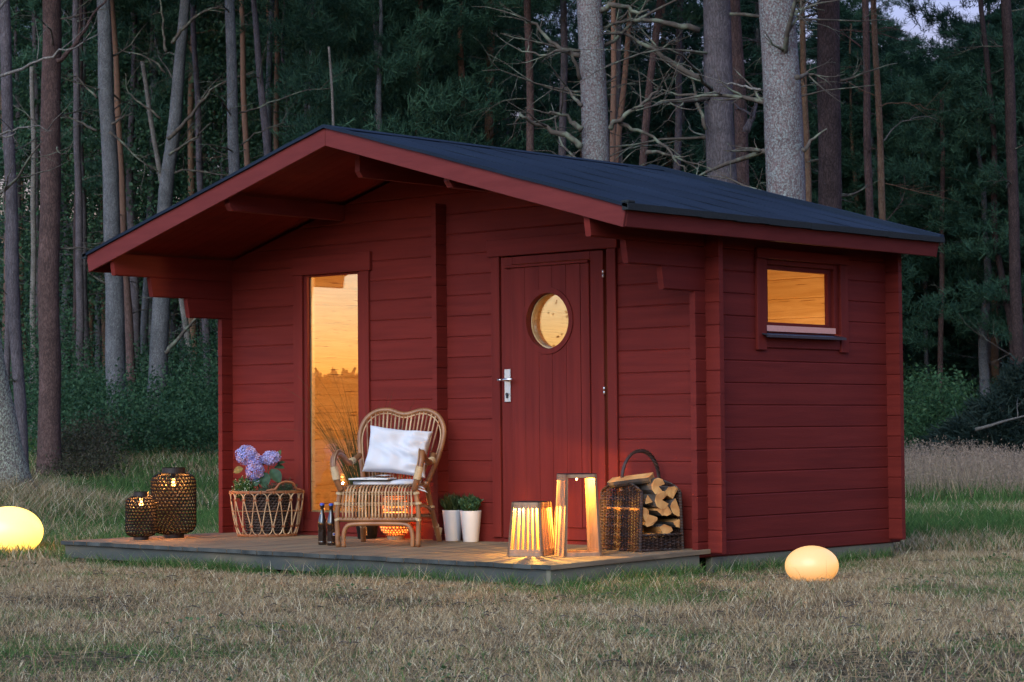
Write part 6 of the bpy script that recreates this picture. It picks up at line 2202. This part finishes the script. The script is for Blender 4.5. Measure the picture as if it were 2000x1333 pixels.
# --- undergrowth
def shrubs(name, boxes, n_cl, per, size, ca, cb, label, seed, hmax):
    nr_ = np.random.default_rng(seed)
    cs = []
    for (d0, d1, u0, u1, share, hm) in boxes:
        k = int(n_cl * share)
        d = d0 + (d1 - d0) * nr_.random(k); u = u0 + (u1 - u0) * nr_.random(k)
        s = (u - 1000) / 4415 * d
        x = CAM.x + FV.x * d + RV.x * s; y = CAM.y + FV.y * d + RV.y * s
        hgt = hm * np.clip(-.25 + 2.3 * fbm(x, y, 1.6, seed), .05, 1.6) * nr_.random(k) ** .6
        cs.append(np.stack([x, y, gz(x, y) + hgt], -1))
    c = np.concatenate(cs)
    c = np.repeat(c, per, 0) + nr_.normal(size=(len(c) * per, 3)) * np.array([.20, .20, .11])
    n = len(c)
    o = leaf_cloud(name, None, c, nr_.normal(size=(n, 3)) + np.array([0, 0, .35]), size * (.7 + .6 * nr_.random(n)), rand_cols(n, ca, cb, seed, .5), m_broad, aspect=.5, seed=seed)
    tag(o, label, 'undergrowth', kind='stuff')
shrubs('undergrowth', [(40, 49, 80, 440, .5, 1.1), (46, 54, -40, 440, .5, 2.2)], 2600, 26, .075, (.034, .095, .048), (.075, .16, .072), 'bushy green undergrowth at the edge of the wood left of the cabin', 61, 1.5)
shrubs('bramble_patch', [(35, 40, 110, 215, 1, .55)], 330, 26, .05, (.085, .065, .045), (.06, .07, .035), 'brownish weeds around the foot of the reddish pine', 62, .6)
shrubs('hazel_bushes', [(42, 56, 1740, 1885, .6, 1.3), (48, 60, 1600, 2060, .4, 1.6)], 1500, 26, .085, (.05, .14, .06), (.10, .20, .085), 'green bushes right of the cabin at the edge of the wood', 63, 1.6)
# brush pile
bx_, by_ = ds(40.5, U2(1975, 40.5))
bz_ = float(gz(bx_, by_))
t = thing('brush_pile', (bx_, by_, bz_), YAW, 'big heap of cut spruce boughs with bare sticks at the right edge', 'brush pile')
nr_ = np.random.default_rng(71)
n = 2600
ux = nr_.normal(size=n) * .62; uy = nr_.normal(size=n) * .6
hz = (1.35 + .45 * np.sin(ux * 5 + 1) * np.cos(uy * 4)) * np.exp(-(ux / 1.05) ** 2 - (uy / 1.1) ** 2)
C_ = np.stack([ux * 1.15, uy, hz * nr_.random(n) ** .35], -1)
me = tufts_mesh('spruce_boughs', C_, np.stack([ux, uy, 0 * ux + .2], -1), .20, .03, 9, (.016, .034, .028), (.034, .056, .044), 72, .7)
put('spruce_boughs', me, t, (0, 0, 0), (1, 1, 1))
rgb = random.Random(4)
for (p, d_, L_, r_) in (((-.9, -1.15, .62), (1, -.05, .33), 1.3, .035), ((-.1, -1.25, .35), (1, 0, .35), 1.1, .045), ((.1, -1.15, .8), (.8, 0, -.3), .5, .03), ((-.6, -.8, .55), (.2, -.1, -.9), .28, .022),
                        ((-.3, -.8, .7), (-.3, 0, 1), .35, .012), ((.2, -.7, .8), (.5, 0, .8), .5, .015), ((-.7, -.8, .3), (-.2, 0, .6), .4, .012), ((.5, -.8, .5), (-.7, 0, .5), .7, .02), ((-.9, -.7, .2), (.9, -.3, .2), .8, .015)):
    dead_branch(p, d_, L_, r_, rgb, sub=2, seg=5).build('cut_branch', BK['dead'] if r_ > .02 else m_branch, t, smooth=True)
